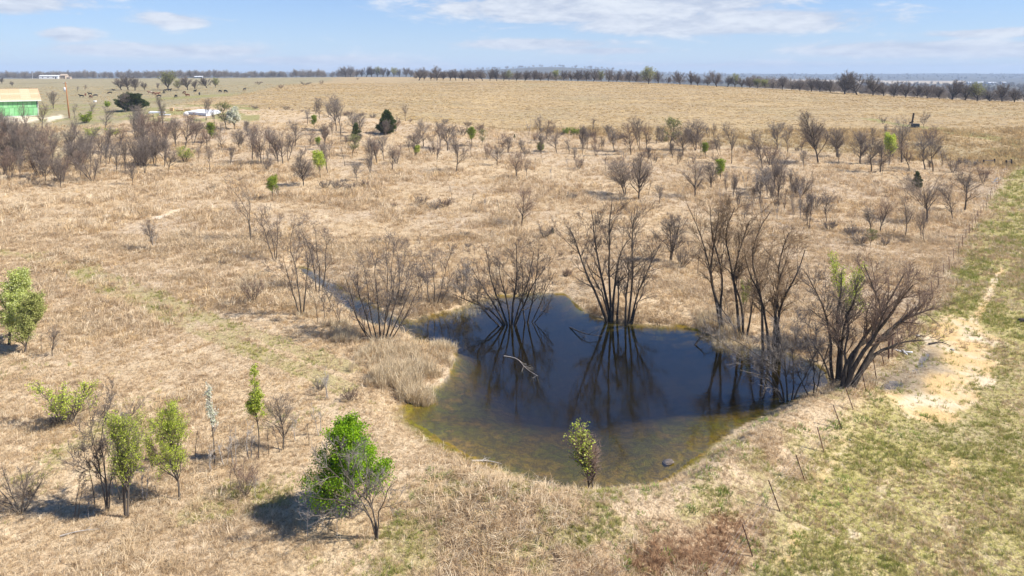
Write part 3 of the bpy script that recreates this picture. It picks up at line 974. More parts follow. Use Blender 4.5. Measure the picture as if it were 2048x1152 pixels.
make_tree('green_bush', 261, 1.4, dict(r0=.014, stems=12, lean=.5, n1=6, n2=5, n3=3, a1=(38, 10), l1=(.32, .2), t1=.1, stemlen=(.6, .5), tip0=.4, tw=.004), 'bark', 'twig', 'leaf', 1500, .10, None, .05)
make_tree('bud_willow', 262, 6.0, dict(r0=.07, stems=2, lean=.1, n1=26, n2=8, n3=4, a1=(36, 8), l1=(.26, .15), t1=.25, tw=.006), 'bark', 'twig', 'leaf_yel', 2600, .10, lambda p, h: p[:, 2] > .4 * h, .08)


def make_cedar(kind, seed, hgt, wd, n, fat=.8):
    rng = np.random.default_rng(seed)
    p0, r0 = grow(rng, np.array([[0, 0, -.1]]), np.array([[0, 0, 1.]]), np.array([hgt * .97]), np.array([.11]), 8, .02, 0, .1)
    tk = rng.random(150)
    th = rng.random(150) * 6.283
    out = np.stack([np.cos(th), np.sin(th), .25 + tk * .5], 1)
    lump = 1 + .16 * np.sin(th * 3 + tk * 9) + .22 * (rng.random(150) - .5)
    Lb = wd / 2 * np.clip((1 - tk) ** fat + .04, 0, 1) * lump * (.55 + .45 * sstep(0, .12, tk))
    P = np.zeros((150, 3))
    P[:, 2] = .1 + tk * hgt * .93
    p1, r1 = grow(rng, P, out, Lb, np.full(150, .02), 5, .05, .06, .3)
    V, Q = pack([(p0, r0), (p1, r1)], (6, 3))
    tr = mesh_np(kind + '_trunk', V, [Q], [M['bark_dark']], True)
    m = p1.shape[1]
    wts = Lb / Lb.sum()
    i = rng.choice(150, n, p=wts)
    t_ = np.sqrt(rng.random(n)) * (m - 1)
    a = np.minimum(t_.astype(int), m - 2)
    b = (t_ - a)[:, None]
    C = p1[i, a] * (1 - b) + p1[i, a + 1] * b + rng.normal(0, .055 * wd / 2, (n, 3))
    D = unit(C - np.array([0, 0, 1]) * C[:, 2:3] * np.array([0, 0, 1]) + np.array([0, 0, .35]) * (1 + rng.random((n, 1))))
    V, A, B = leaf_quads(rng, C, .20 * wd / 3, .5, D)
    reg(kind, tr, None, hgt, mesh_np(kind + '_foliage', V, [A, B], [M['needle']]))


make_cedar('cedar', 300, 5.0, 4.4, 10000, .75)
make_cedar('cedar_bush', 301, 4.0, 5.6, 9000, .42)
make_cedar('cedar_small', 302, 3.0, 1.6, 5000, .65)

LOADED = {}


def put_tree(kind, pos, hgt, rng, name, label, cat, group=None, variant=None, rz=None, wide=1.0, lean=None, leaflabel=None):
    v = PROTO[kind]
    tr, cr, h0, lf = v[rng.integers(len(v)) if variant is None else variant % len(v)]
    s = hgt / h0
    o = empty(name, pos, rng.random() * 6.283 if rz is None else rz, (s * wide, s * wide, s))
    if lean is not None:
        o.rotation_euler = Matrix.Rotation(lean[0], 3, 'Y').to_euler() if rz is not None else (Matrix.Rotation(lean[0], 3, 'Y') @ Matrix.Rotation(lean[1], 3, 'X') @ Matrix.Rotation(float(o.rotation_euler[2]), 3, 'Z')).to_euler()
    obj('trunk', tr, o)
    if cr is not None:
        c = obj('crown', cr, o)
        if lf is not None:
            obj('leaves', lf, c)
    elif lf is not None:
        obj('crown', lf, o)
    tag(o, label, cat, group)
    return o
# ------------------------------------------------------------------ grass and reeds (stuff)
def blade_mesh(name, rng, n, hgt, wid, bend, spread, material):
    a = rng.random(n) * 6.283
    r = spread * np.sqrt(rng.random(n))
    base = np.stack([np.cos(a) * r, np.sin(a) * r, np.full(n, -.03)], 1)
    b = a + rng.normal(0, .9, n)
    out = np.stack([np.cos(b), np.sin(b), np.zeros(n)], 1)
    side = np.stack([-np.sin(b + .5), np.cos(b + .5), np.zeros(n)], 1)
    h = hgt * (.5 + .6 * rng.random(n))[:, None]
    k = (bend * (.3 + rng.random(n)))[:, None]
    up = np.array([[0, 0, 1.]])
    w_ = wid * (.6 + .8 * rng.random(n))[:, None]
    p1 = base + up * h * .55 + out * h * k * .28
    p2 = base + up * h * (1 - .35 * k) + out * h * k * .95
    V = np.stack([base - side * w_, base + side * w_, p1 + side * w_ * .8, p1 - side * w_ * .8, p2], 1).reshape(-1, 3)
    i = np.arange(n)[:, None] * 5
    me = mesh_np(name, V, [np.hstack([i, i + 1, i + 2, i + 3]), np.hstack([i + 3, i + 2, i + 4])], [material])
    return bpy.data.objects.new(name, me)


def grass_material():
    m, t = mat('grass_blades')
    a = t.n('ShaderNodeAttribute', attribute_name='col', attribute_type='INSTANCER')
    rnd = t.n('ShaderNodeNewGeometry').outputs['Random Per Island']
    k = t.n('ShaderNodeMapRange', {0: rnd, 1: 0., 2: 1., 3: .72, 4: 1.22}).outputs[0]
    col = t.n('ShaderNodeVectorMath', {0: a.outputs['Color'], 3: k}, operation='SCALE').outputs[0]
    p = t.n('ShaderNodeBsdfPrincipled', {'Base Color': col, 'Roughness': .8, 'Specular IOR Level': .2})
    tr = t.n('ShaderNodeBsdfTranslucent', {'Color': col})
    t.n('ShaderNodeOutputMaterial', {'Surface': t.n('ShaderNodeMixShader', {0: .3, 1: p.outputs[0], 2: tr.outputs[0]}).outputs[0]})
    return m


GM = grass_material()


def scatter(name, label, protos, P, rot, scl, idx, col):
    n = len(P)
    me = bpy.data.meshes.new(name)
    me.vertices.add(n)
    me.vertices.foreach_set('co', np.asarray(P, np.float32).ravel())
    for k, typ, arr in (('rot', 'FLOAT_VECTOR', rot), ('scl', 'FLOAT_VECTOR', scl), ('idx', 'INT', idx), ('col', 'FLOAT_COLOR', col)):
        a = me.attributes.new(k, typ, 'POINT')
        a.data.foreach_set('color' if 'COLOR' in typ else ('vector' if typ == 'FLOAT_VECTOR' else 'value'), np.asarray(arr, np.int32 if typ == 'INT' else np.float32).ravel())
    c = bpy.data.collections.new(name + '_pieces')
    for p in protos:
        c.objects.link(p)
    o = obj(name, me)
    ng = bpy.data.node_groups.new(name, 'GeometryNodeTree')
    ng.interface.new_socket('Geometry', in_out='INPUT', socket_type='NodeSocketGeometry')
    ng.interface.new_socket('Geometry', in_out='OUTPUT', socket_type='NodeSocketGeometry')
    N = ng.nodes
    gi, go = N.new('NodeGroupInput'), N.new('NodeGroupOutput')
    ci = N.new('GeometryNodeCollectionInfo')
    ci.inputs['Collection'].default_value = c
    ci.inputs['Separate Children'].default_value = True
    ci.inputs['Reset Children'].default_value = True
    ip = N.new('GeometryNodeInstanceOnPoints')
    ip.inputs['Pick Instance'].default_value = True
    L = ng.links
    L.new(gi.outputs[0], ip.inputs['Points'])
    L.new(ci.outputs[0], ip.inputs['Instance'])
    for k, typ, sock in (('rot', 'FLOAT_VECTOR', 'Rotation'), ('scl', 'FLOAT_VECTOR', 'Scale'), ('idx', 'INT', 'Instance Index')):
        na = N.new('GeometryNodeInputNamedAttribute')
        na.data_type = typ
        na.inputs['Name'].default_value = k
        if sock == 'Rotation':
            er = N.new('FunctionNodeEulerToRotation')
            L.new(na.outputs['Attribute'], er.inputs[0])
            L.new(er.outputs[0], ip.inputs[sock])
        else:
            L.new(na.outputs['Attribute'], ip.inputs[sock])
    L.new(ip.outputs[0], go.inputs[0])
    md = o.modifiers.new('scatter', 'NODES')
    md.node_group = ng
    tag(o, label, kind='stuff')
    return o


rng = np.random.default_rng(7)
tuf = [blade_mesh('tuft_%d' % i, rng, 16, .40, .011, .75, .15, GM) for i in range(6)] + \
      [blade_mesh('matted_%d' % i, rng, 16, .46, .011, 1.7, .18, GM) for i in range(5)] + \
      [blade_mesh('short_%d' % i, rng, 18, .11, .010, .9, .16, GM) for i in range(4)]
# candidates, denser close to the viewer
NC = 330000
yy = 21.5 * np.exp(rng.random(NC) * math.log(190 / 21.5))
yy = np.where(rng.random(NC) < .72, yy, 21.5 + (75 - 21.5) * np.sqrt(rng.random(NC)))
xx = yy * (rng.random(NC) * 2 - 1) * .93
mk2 = masks(xx, yy)
clumpn = fbm(xx / 1.1, yy / 1.1, 91)
patch = fbm(xx / 7, yy / 7, 92)
dens = (.42 + 1.0 * sstep(.38, .62, clumpn)) * (.55 + .8 * patch)
dens *= (1 - .82 * np.maximum(mk2['dirt'], mk2['mud'])) * (1 - mk2['sand'])
dens *= np.where(mk2['sd'] < .3 + .8 * sstep(44, 34, yy) * rng.random(NC), 0, 1)
dens *= 1 - .25 * mk2['lane']
dens *= (1 - .35 * mk2['green'] * (yy > 30)) * (1 - .6 * mk2['rut'])
keep = rng.random(NC) < dens
xx, yy, clumpn, patch = xx[keep], yy[keep], clumpn[keep], patch[keep]
mk2 = {k: v[keep] for k, v in mk2.items()}
n = len(xx)
zz = H(xx, yy)
lane_ = mk2['lane'] > rng.random(n)
grn = np.maximum(mk2['green'] * .8, 0) * sstep(.4, .62, fbm(xx / 1.7, yy / 1.7, 95)) > rng.random(n)
idx = np.where(lane_ | (mk2['hill'] > .5), rng.integers(11, 15, n), np.where(rng.random(n) < .5, rng.integers(0, 6, n), rng.integers(6, 11, n)))
idx = np.where(grn, rng.integers(11, 15, n), idx)
s = (.55 + .75 * rng.random(n) ** 1.5) * (.7 + .7 * sstep(.35, .7, patch))
s = np.where(lane_ | grn, .45 + .45 * rng.random(n), s)
s *= np.clip(yy / 52, .66, 1.8)
s[mk2['hill'] > .5] *= 1.25
straw = np.array([(.54, .41, .25), (.62, .49, .32), (.50, .37, .22), (.70, .585, .41), (.43, .31, .19), (.59, .435, .24)])
ci_ = (fbm(xx / 3.2, yy / 3.2, 96) * 1.0 + (rng.random(n) - .5) * .75)
col = straw[np.clip((ci_ * 6).astype(int), 0, 5)]
greens = np.array([(.33, .32, .085), (.40, .37, .12), (.24, .28, .06), (.46, .40, .17)])
lg = (rng.random(n) < (.30 + .62 * sstep(.35, .6, fbm(xx / 4, yy / 4, 97)))) & lane_
col = np.where((grn | lg)[:, None], greens[rng.integers(0, 4, n)], col)
brn = mk2['brown'] > rng.random(n)
col = np.where(brn[:, None], np.array([.33, .20, .11])[None] * (.7 + .7 * rng.random((n, 1))), col)
hilly = (mk2['hill'] > .5)
col = np.where(hilly[:, None], np.array([.50, .37, .19])[None] * (.75 + .5 * rng.random((n, 1))), col)
col = np.hstack([col, np.ones((n, 1))])
rot = np.stack([rng.normal(0, .22, n), rng.normal(0, .22, n), rng.random(n) * 6.283], 1)
scatter('dry_grass', 'dry matted straw-coloured grass covering the field', tuf, np.stack([xx, yy, zz], 1), rot, np.stack([s, s, s * (.75 + .5 * rng.random(n))], 1), idx, col)
print('grass tufts', n)

# coarser clumps on the hill field and the far scrub
nh = 90000
yh = 170 + 300 * rng.random(nh) ** .8
xh = yh * (rng.random(nh) * 2 - 1) * .85
mh = masks(xh, yh)
kh = rng.random(nh) < (1 - .75 * mh['pasture']) * (1 - mh['sand']) * (.25 + 1.1 * sstep(.4, .62, fbm(xh / 9, yh / 4, 111)))
xh, yh = xh[kh], yh[kh]
nh = len(xh)
lw_ = mh['lawn'][kh] > rng.random(nh)
gold = np.array([(.52, .38, .19), (.62, .46, .23), (.40, .285, .145), (.56, .40, .17)])
ch = gold[np.clip((fbm(xh / 16, yh / 8, 112) * 4 + rng.normal(0, .7, nh)).astype(int), 0, 3)]
ch = np.where(lw_[:, None], greens[rng.integers(0, 4, nh)] * .8, ch)
sh_ = (.9 + .9 * rng.random(nh)) * np.where(lw_, .5, 1)
scatter('field_grass', 'coarse golden grass clumps over the hill field', [blade_mesh('clump_%d' % i, rng, 18, .26, .02, 1.0, .26, GM) for i in range(4)], np.stack([xh, yh, H(xh, yh)], 1), np.stack([rng.normal(0, .15, nh), rng.normal(0, .15, nh), rng.random(nh) * 6.28], 1),
        np.stack([sh_ * 1.2, sh_ * 1.2, sh_ * .8], 1), rng.integers(0, 4, nh), np.hstack([ch, np.ones((nh, 1))]))

# green spring tufts on the near bank
m_ = 1500
yb = 24 + 14 * rng.random(m_)
xb = -22 + 44 * rng.random(m_)
near_dam = line_d(xb, yb, DAM)
k = (near_dam < 4.5) & (fbm(xb / .9, yb / .9, 101) > .56) & (H(xb, yb) > .12)
xb, yb = xb[k], yb[k]
nb = len(xb)
if nb:
    scatter('green_grass', 'fresh green grass tufts dotted along the near pond bank', [blade_mesh('green_tuft', rng, 22, .22, .011, .9, .16, GM)],
            np.stack([xb, yb, H(xb, yb)], 1), np.stack([np.zeros(nb), np.zeros(nb), rng.random(nb) * 6], 1), np.repeat((.6 + .7 * rng.random(nb))[:, None], 3, 1), np.zeros(nb, int),
            np.hstack([np.array([.22, .32, .06])[None] * (.7 + .6 * rng.random((nb, 1))), np.ones((nb, 1))]))

# reed beds
REEDS = [([(742, 770), (760, 745), (800, 742), (850, 748), (880, 760), (860, 790), (838, 808), (790, 800), (756, 792)], 700, .85, 'pale dry reeds in the bed jutting into the pond on the left'),
         ([(705, 745), (720, 715), (770, 690), (830, 692), (900, 705), (905, 722), (870, 740), (800, 738), (745, 760)], 420, .68, 'dry reeds behind the reed bed, below the big willow clump'),
         ([(640, 660), (690, 655), (725, 680), (715, 700), (670, 690)], 150, .75, 'dry reeds at the mouth of the creek'),
         ([(575, 610), (620, 600), (640, 640), (600, 650)], 80, .65, 'dry reeds on the left bank of the creek'),
         ([(485, 570), (525, 560), (540, 585), (520, 600), (490, 600)], 90, .85, 'golden tall grass round the small sapling left of the creek'),
         ([(820, 630), (930, 608), (990, 592), (1000, 598), (940, 622), (850, 640)], 200, .5, 'fringe of dry sedge along the far pond edge'),
         ([(1385, 640), (1430, 640), (1500, 680), (1490, 700), (1430, 685)], 260, .9, 'dry reeds round the feet of the right-hand willows'),
         ([(870, 690), (905, 686), (912, 700), (880, 712)], 120, .7, 'sparse reeds standing in the shallow water')]
reed = [blade_mesh('reed_%d' % i, rng, 20, 1.15, .012, .55, .20, M['reed']) for i in range(4)]
for q, (pts, cnt, hh, lab) in enumerate(REEDS):
    P = np.array([at_plane(*p, .1)[:2] for p in pts])
    lo, hi = P.min(0), P.max(0)
    X_ = lo + (hi - lo) * rng.random((cnt * 4, 2))
    X_ = X_[poly_sd(X_[:, 0], X_[:, 1], P) + (fbm(X_[:, 0], X_[:, 1], 103) - .5) * 4.5 < 0][:cnt]
    nn = len(X_)
    sc = hh * (.35 + .8 * rng.random(nn))
    scatter('reeds', lab, [r.copy() for r in reed], np.column_stack([X_, np.maximum(H(X_[:, 0], X_[:, 1]), -.25)]), np.stack([rng.normal(0, .16, nn), rng.normal(0, .16, nn), rng.random(nn) * 6.283], 1),
            np.repeat(sc[:, None], 3, 1), rng.integers(0, 4, nn), np.ones((nn, 4)))
# ------------------------------------------------------------------ the big willows and creek trees, stem by stem
def resample(P, m):
    P = smooth_poly(P, 1, False)
    d = np.concatenate([[0], np.cumsum(np.linalg.norm(np.diff(P, axis=0), axis=1))])
    u = np.linspace(0, d[-1], m)
    return np.stack([np.interp(u, d, P[:, k]) for k in range(3)], 1)


def willow(name, label, stems, r0, seed, n1=9, n2=7, n3=4, l1=1.5, bark='bark_dark', twig='twig', dvar=1.3, t1=.3, group=None, tw=.0068, drift=0.0, minz=-.5, fork=5):
    rng = np.random.default_rng(seed)
    def foot(px, py):
        q = gp(px, py)
        return at_plane(px, py, 0.0) + np.array([0, 0, -.35]) if q[2] < 0 else q
    b = foot(*stems[0][0])
    ps, rs = [], []
    for si, st in enumerate(stems):
        bb = foot(*st[0])
        off = rng.uniform(-dvar, dvar) + drift
        pts = []
        for k, (px, py) in enumerate(st):
            f = k / (len(st) - 1)
            pts.append(at_depth(px, py, bb[1] + off * f ** 1.2) if k else bb + np.array([0, 0, -.25]))
        P = resample(pts, 12)
        P[1:-1] += np.cumsum(rng.normal(0, .035, (10, 3)), 0) * np.sin(np.linspace(0, 3.14, 10))[:, None]
        ps.append(P)
        L = np.linalg.norm(np.diff(P, axis=0), axis=1).sum()
        r = r0 * (.55 + .45 * min(1, L / 7)) * rng.uniform(.8, 1.15)
        rs.append(.8 * r * np.linspace(1, .2, 12))
    p0, r0_ = np.array(ps) - b, np.array(rs)
    L0 = np.linalg.norm(np.diff(p0, axis=1), axis=2).sum(1)
    # forks: long limbs close to the stem direction
    kf = np.maximum(1, np.round(.75 * fork * L0 / L0.mean())).astype(int)
    cf = spawn(rng, p0, r0_, np.full(len(L0), l1 * 1.9), kf, t1, .92, (32, 9), (.5, .6), (.40, .18), lambda t: 1.15 - t * .5, .15, .012)
    pf, rf = grow(rng, *cf, 7, .09, .03, .3)
    k1 = np.maximum(2, np.round(n1 * L0 / L0.mean())).astype(int)
    c1 = spawn(rng, p0, r0_, np.full(len(L0), l1), k1, t1, 1., (38, 12), (.45, .7), (.4, .2), lambda t: 1.1 - t * .4, .12, .010)
    p1, r1 = grow(rng, *c1, 5, .11, .03, .3)
    c1b = spawn(rng, pf, rf, cf[2], 5, .25, 1., (36, 12), (.28, .35), (.5, .2), lambda t: 1.0, .1, .009)
    p1b, r1b = grow(rng, *c1b, 5, .11, .03, .3)
    p1, r1, L1 = np.vstack([p1, p1b]), np.vstack([r1, r1b]), np.concatenate([c1[2], c1b[2]])
    k2 = np.maximum(2, np.round(n2 * L1 / L1.mean())).astype(int)
    c2 = spawn(rng, p1, r1, L1, k2, .15, 1., (34, 12), (.35, .35), (.5, .2), lambda t: 1.1 - t * .5, .06, .0075)
    p2, r2 = grow(rng, *c2, 3, .13, .03, .4)
    c3 = spawn(rng, p2, r2, c2[2], n3, .1, 1., (32, 12), (.4, .4), (.6, .2), lambda t: 1.1 - t * .5, .04, tw)
    p3, r3 = grow(rng, *c3, 2, .14, .03, .45)
    o = empty(name, b)
    V, Q = pack([(p0, r0_), (pf, rf)], (8, 5))
    obj('trunk', mesh_np('willow_trunk', V, [Q], [M[bark]], True), o)
    V, Q = pack([(p1, r1), (p2, r2), (p3, r3)], (4, 3, 3))
    obj('crown', mesh_np('willow_crown', V, [Q], [M[twig]]), o)
    tag(o, label, 'tree', group)
    return o


G = 'bare willows standing in and around the pond'
willow('willow_tree', 'bare fan-shaped willow standing in the middle of the far water', [
    [(1018, 650), (985, 622), (948, 604), (905, 588)], [(1018, 650), (990, 612), (965, 575), (945, 538)], [(1020, 650), (1000, 605), (985, 560), (972, 500)],
    [(1022, 650), (1015, 600), (1000, 555), (998, 515)], [(1022, 651), (1028, 600), (1034, 550), (1032, 485)], [(1025, 650), (1040, 605), (1058, 560), (1068, 500)], [(1015, 651), (975, 628), (955, 600), (962, 560)], [(1026, 650), (1050, 600), (1062, 575), (1090, 535)]],
    .125, 1, n1=8, n2=6, n3=4, l1=1.3, dvar=1.8, t1=.28, group=G, twig='twig_dark')
willow('willow_tree', 'smaller bare willow in the water just right of the fan-shaped one', [
    [(1053, 645), (1062, 600), (1070, 560), (1078, 500)], [(1056, 645), (1078, 615), (1092, 590), (1108, 545)], [(1057, 646), (1085, 622), (1100, 605), (1106, 585)], [(1052, 645), (1045, 600), (1048, 560), (1040, 520)]],
    .09, 2, n1=7, n2=5, n3=4, l1=1.05, dvar=1.2, group=G, twig='twig_dark')
willow('willow_tree', 'tall bare willow at the far pond edge with a stem arching far left', [
    [(1218, 641), (1196, 590), (1168, 530), (1150, 478), (1138, 455)], [(1220, 641), (1212, 580), (1200, 520), (1190, 460), (1182, 420)], [(1222, 641), (1222, 580), (1220, 510), (1219, 450), (1224, 402)],
    [(1222, 640), (1205, 592), (1185, 560), (1172, 520)], [(1224, 641), (1228, 560), (1240, 500), (1262, 475)], [(1234, 643), (1236, 590), (1234, 545), (1233, 528)]],
    .14, 3, n1=11, n2=6, n3=4, l1=1.7, dvar=1.5, t1=.36, group=G, twig='twig_dark')
willow('willow_tree', 'tall bare willow at the far pond edge with stems fanning to the right', [
    [(1254, 647), (1264, 590), (1268, 520), (1266, 460), (1270, 412)], [(1258, 647), (1270, 600), (1286, 555), (1302, 520), (1322, 490)], [(1260, 648), (1274, 610), (1285, 590), (1290, 560)], [(1252, 647), (1250, 600), (1258, 560), (1256, 520)]],
    .125, 4, n1=11, n2=6, n3=4, l1=1.6, dvar=1.5, t1=.36, group=G, twig='twig_dark')
willow('willow_tree', 'tall leaning bare willow in the reeds, its top arching left over the field', [
    [(1442, 662), (1432, 600), (1418, 530), (1398, 460), (1374, 408)], [(1450, 664), (1436, 600), (1424, 560), (1432, 480), (1438, 425)], [(1446, 664), (1440, 610), (1446, 540), (1424, 470), (1420, 415)]],
    .15, 5, n1=13, n2=8, n3=4, l1=1.7, dvar=1.4, t1=.42, group=G, twig='twig_willow')
willow('willow_tree', 'bare willow with orange twigs in the middle of the right-hand clump', [
    [(1482, 676), (1470, 600), (1452, 520), (1445, 470), (1470, 415)], [(1486, 676), (1486, 610), (1462, 560), (1478, 500), (1500, 440)], [(1492, 676), (1500, 630), (1508, 590), (1520, 540)], [(1478, 676), (1462, 640), (1440, 610), (1425, 590)]],
    .135, 6, n1=14, n2=8, n3=5, l1=1.6, dvar=1.6, t1=.38, group=G, twig='twig_willow')
willow('willow_tree', 'tall bare willow right of the reeds with a dark forked trunk', [
    [(1527, 702), (1524, 640), (1520, 580), (1502, 520), (1516, 460), (1540, 425)], [(1540, 708), (1534, 640), (1516, 585), (1500, 560), (1488, 500)], [(1546, 710), (1548, 650), (1552, 590), (1556, 520), (1578, 465)], [(1552, 710), (1560, 640), (1572, 590), (1592, 560), (1610, 500)],
    [(1560, 712), (1560, 655), (1545, 610), (1560, 550), (1575, 520)]],
    .155, 7, n1=14, n2=8, n3=4, l1=1.7, dvar=1.6, t1=.36, group=G, twig='twig_willow')
willow('willow_tree', 'grey twiggy willow on the bank whose low limbs reach left over the water', [
    [(1572, 800), (1546, 745), (1500, 725), (1450, 690), (1405, 658)], [(1572, 800), (1558, 750), (1530, 715), (1490, 690), (1440, 668)], [(1576, 800), (1572, 740), (1560, 690), (1548, 640)], [(1580, 800), (1590, 750), (1585, 700), (1600, 650)],
    [(1584, 800), (1605, 760), (1622, 725), (1640, 690)], [(1574, 802), (1545, 770), (1520, 752), (1480, 740)]],
    .085, 8, n1=10, n2=7, n3=5, l1=1.15, dvar=1.2, t1=.3, group=G, twig='twig_grey', bark='bark')
willow('willow_tree', 'small dark bare willow at the water edge left of the great leaning tree', [
    [(1627, 792), (1627, 750), (1624, 715), (1610, 680)], [(1622, 792), (1606, 770), (1595, 740), (1585, 715)], [(1630, 792), (1640, 745), (1655, 705), (1660, 670)]],
    .075, 9, n1=8, n2=6, n3=4, l1=.9, dvar=.8, group=G)
willow('willow_tree', 'great gnarled bare tree on the dam, its trunk leaning far to the right', [
    [(1684, 776), (1690, 730), (1718, 690), (1752, 668), (1764, 620), (1745, 570), (1728, 530)], [(1698, 776), (1735, 722), (1762, 680), (1800, 645), (1842, 625), (1868, 615)], [(1696, 776), (1728, 730), (1758, 694), (1800, 682), (1845, 680)],
    [(1690, 776), (1712, 720), (1748, 672), (1776, 632), (1800, 600), (1826, 570)], [(1688, 775), (1705, 715), (1740, 650), (1785, 590), (1810, 545)], [(1686, 775), (1698, 690), (1700, 650), (1690, 620)]],
    .19, 10, n1=13, n2=8, n3=4, l1=1.6, dvar=1.8, t1=.4, group=G, twig='twig_red')
willow('willow_tree', 'dark twin-trunked bare tree just left of the great leaning tree', [
    [(1668, 768), (1660, 725), (1662, 690), (1650, 640), (1640, 600), (1612, 545)], [(1672, 768), (1678, 700), (1672, 660), (1640, 635), (1622, 620)], [(1680, 768), (1678, 690), (1672, 640), (1684, 600), (1682, 545)],
    [(1666, 768), (1650, 720), (1625, 690), (1608, 660)], [(1680, 768), (1690, 640), (1712, 600), (1712, 570)]],
    .15, 11, n1=10, n2=7, n3=4, l1=1.35, dvar=1.4, t1=.38, group=G)
G2 = 'bare trees along the creek'
willow('creek_tree', 'large many-stemmed bare willow clump at the left end of the pond', [
    [(742, 678), (712, 640), (700, 590), (690, 550)], [(748, 680), (728, 620), (710, 570), (716, 525)], [(755, 682), (740, 610), (735, 560), (722, 515)], [(760, 683), (760, 600), (748, 540), (758, 500)], [(764, 683), (775, 600), (778, 540), (765, 490)],
    [(768, 682), (790, 610), (800, 560), (795, 505)], [(772, 682), (800, 630), (822, 580), (830, 520)], [(775, 681), (805, 650), (825, 610), (838, 570)], [(750, 680), (722, 652), (705, 620), (690, 590)], [(766, 682), (770, 630), (790, 580), (778, 530)]],
    .075, 12, n1=9, n2=6, n3=4, l1=1.15, dvar=1.6, t1=.25, group=G2, fork=4)
willow('creek_tree', 'bare many-stemmed tree on the bank behind the willow clump', [
    [(790, 605), (782, 560), (785, 520), (790, 478)], [(794, 605), (800, 560), (808, 520), (812, 490)], [(798, 604), (812, 570), (824, 535), (830, 505)]], .06, 13, n1=7, n2=5, n3=4, l1=1.1, dvar=1.2, group=G2)
willow('creek_tree', 'bare V-shaped tree on the far bank right of the willow clump', [
    [(864, 612), (852, 570), (850, 530), (838, 500)], [(868, 612), (868, 570), (862, 540), (868, 505)], [(872, 611), (885, 575), (896, 530), (905, 495)], [(876, 610), (890, 590), (900, 560), (896, 530)]], .065, 14, n1=7, n2=5, n3=4, l1=1.0, dvar=1.0, group=G2)
willow('creek_tree', 'thin bare tree between the V-shaped tree and the willow clump', [[(838, 606), (836, 570), (840, 535)], [(842, 606), (846, 575), (838, 550)]], .04, 15, n1=6, n2=4, n3=3, l1=.7, dvar=.5, group=G2)
willow('creek_tree', 'grey twiggy bush at the far shore left of the fan-shaped willow', [[(924, 606), (920, 570), (918, 530)], [(928, 606), (930, 565), (935, 530)], [(930, 606), (940, 570), (944, 545)], [(922, 606), (912, 580), (912, 550)], [(927, 606), (926, 570), (928, 525)]], .03, 16, n1=9, n2=6, n3=4, l1=.75, dvar=.6, t1=.15, group=G2, twig='twig_grey')
willow('creek_tree', 'tall bare tree on the left creek bank with forked stems', [
    [(602, 630), (600, 580), (596, 540), (578, 490), (588, 450)], [(606, 630), (612, 570), (618, 520), (605, 470)], [(600, 630), (588, 590), (572, 545), (566, 510)]], .075, 17, n1=9, n2=6, n3=4, l1=1.25, dvar=1.3, t1=.3, group=G2)
willow('creek_tree', 'tall bare tree across the creek with wide forked crown', [
    [(634, 588), (628, 545), (618, 500), (602, 455)], [(638, 586), (640, 540), (630, 495), (632, 450)], [(642, 584), (652, 545), (650, 500), (664, 470)]], .075, 18, n1=9, n2=6, n3=4, l1=1.2, dvar=1.2, t1=.32, group=G2)
willow('creek_tree', 'thin bare tree standing in the creek-side reeds', [[(636, 645), (630, 605), (622, 570), (618, 545)], [(650, 640), (650, 600), (654, 570)]], .045, 19, n1=7, n2=5, n3=3, l1=.8, dvar=.6, group=G2)
willow('creek_tree', 'bare sapling leaning left at the creek mouth', [[(683, 655), (668, 620), (655, 590), (645, 560)], [(685, 655), (680, 620), (672, 600)]], .04, 20, n1=6, n2=5, n3=3, l1=.7, dvar=.5, group=G2)
willow('creek_tree', 'bare multi-stemmed tree at the head of the creek', [
    [(549, 520), (534, 480), (524, 450), (508, 425)], [(551, 520), (545, 475), (535, 445), (528, 420)], [(552, 519), (555, 480), (552, 455), (556, 430)], [(548, 520), (540, 490), (520, 470)]], .06, 21, n1=8, n2=5, n3=4, l1=1.1, dvar=1.0, group=G2)
willow('creek_tree', 'tall pale bare tree leaning left above the head of the creek', [
    [(502, 484), (498, 445), (488, 410), (470, 385), (446, 360)], [(502, 484), (498, 440), (496, 400), (490, 365)], [(503, 484), (500, 450), (484, 425), (468, 405)]], .07, 22, n1=6, n2=4, n3=3, l1=1.0, dvar=1.0, t1=.4, group=G2, bark='bark')
G3 = 'bare trees in the foreground'
willow('bare_tree', 'leaning bare tree in front of the bright green tree', [
    [(755, 1078), (748, 1030), (735, 990), (715, 940), (700, 900)], [(755, 1078), (746, 1020), (722, 990), (690, 965), (650, 930)], [(756, 1078), (752, 1020), (742, 960), (736, 905)], [(754, 1078), (742, 1018), (700, 1000), (650, 1000), (610, 990)],
    [(756, 1078), (752, 1030), (765, 985), (790, 965)], [(754, 1078), (744, 1022), (715, 975), (680, 925), (668, 890)]],
    .06, 23, n1=6, n2=4, n3=3, l1=.75, dvar=.9, t1=.38, group=G3, twig='twig_grey', bark='bark', tw=.0045)
willow('bare_tree', 'dark bare tree tangled behind the leftmost green pear', [
    [(214, 1022), (205, 960), (190, 880), (175, 800)], [(214, 1022), (212, 950), (205, 880), (215, 820), (230, 785)], [(216, 1022), (215, 960), (198, 930), (180, 860)], [(218, 1022), (222, 950), (235, 880), (250, 830)]], .05, 24, n1=8, n2=6, n3=4, l1=.8, dvar=.7, group=G3, bark='bark')

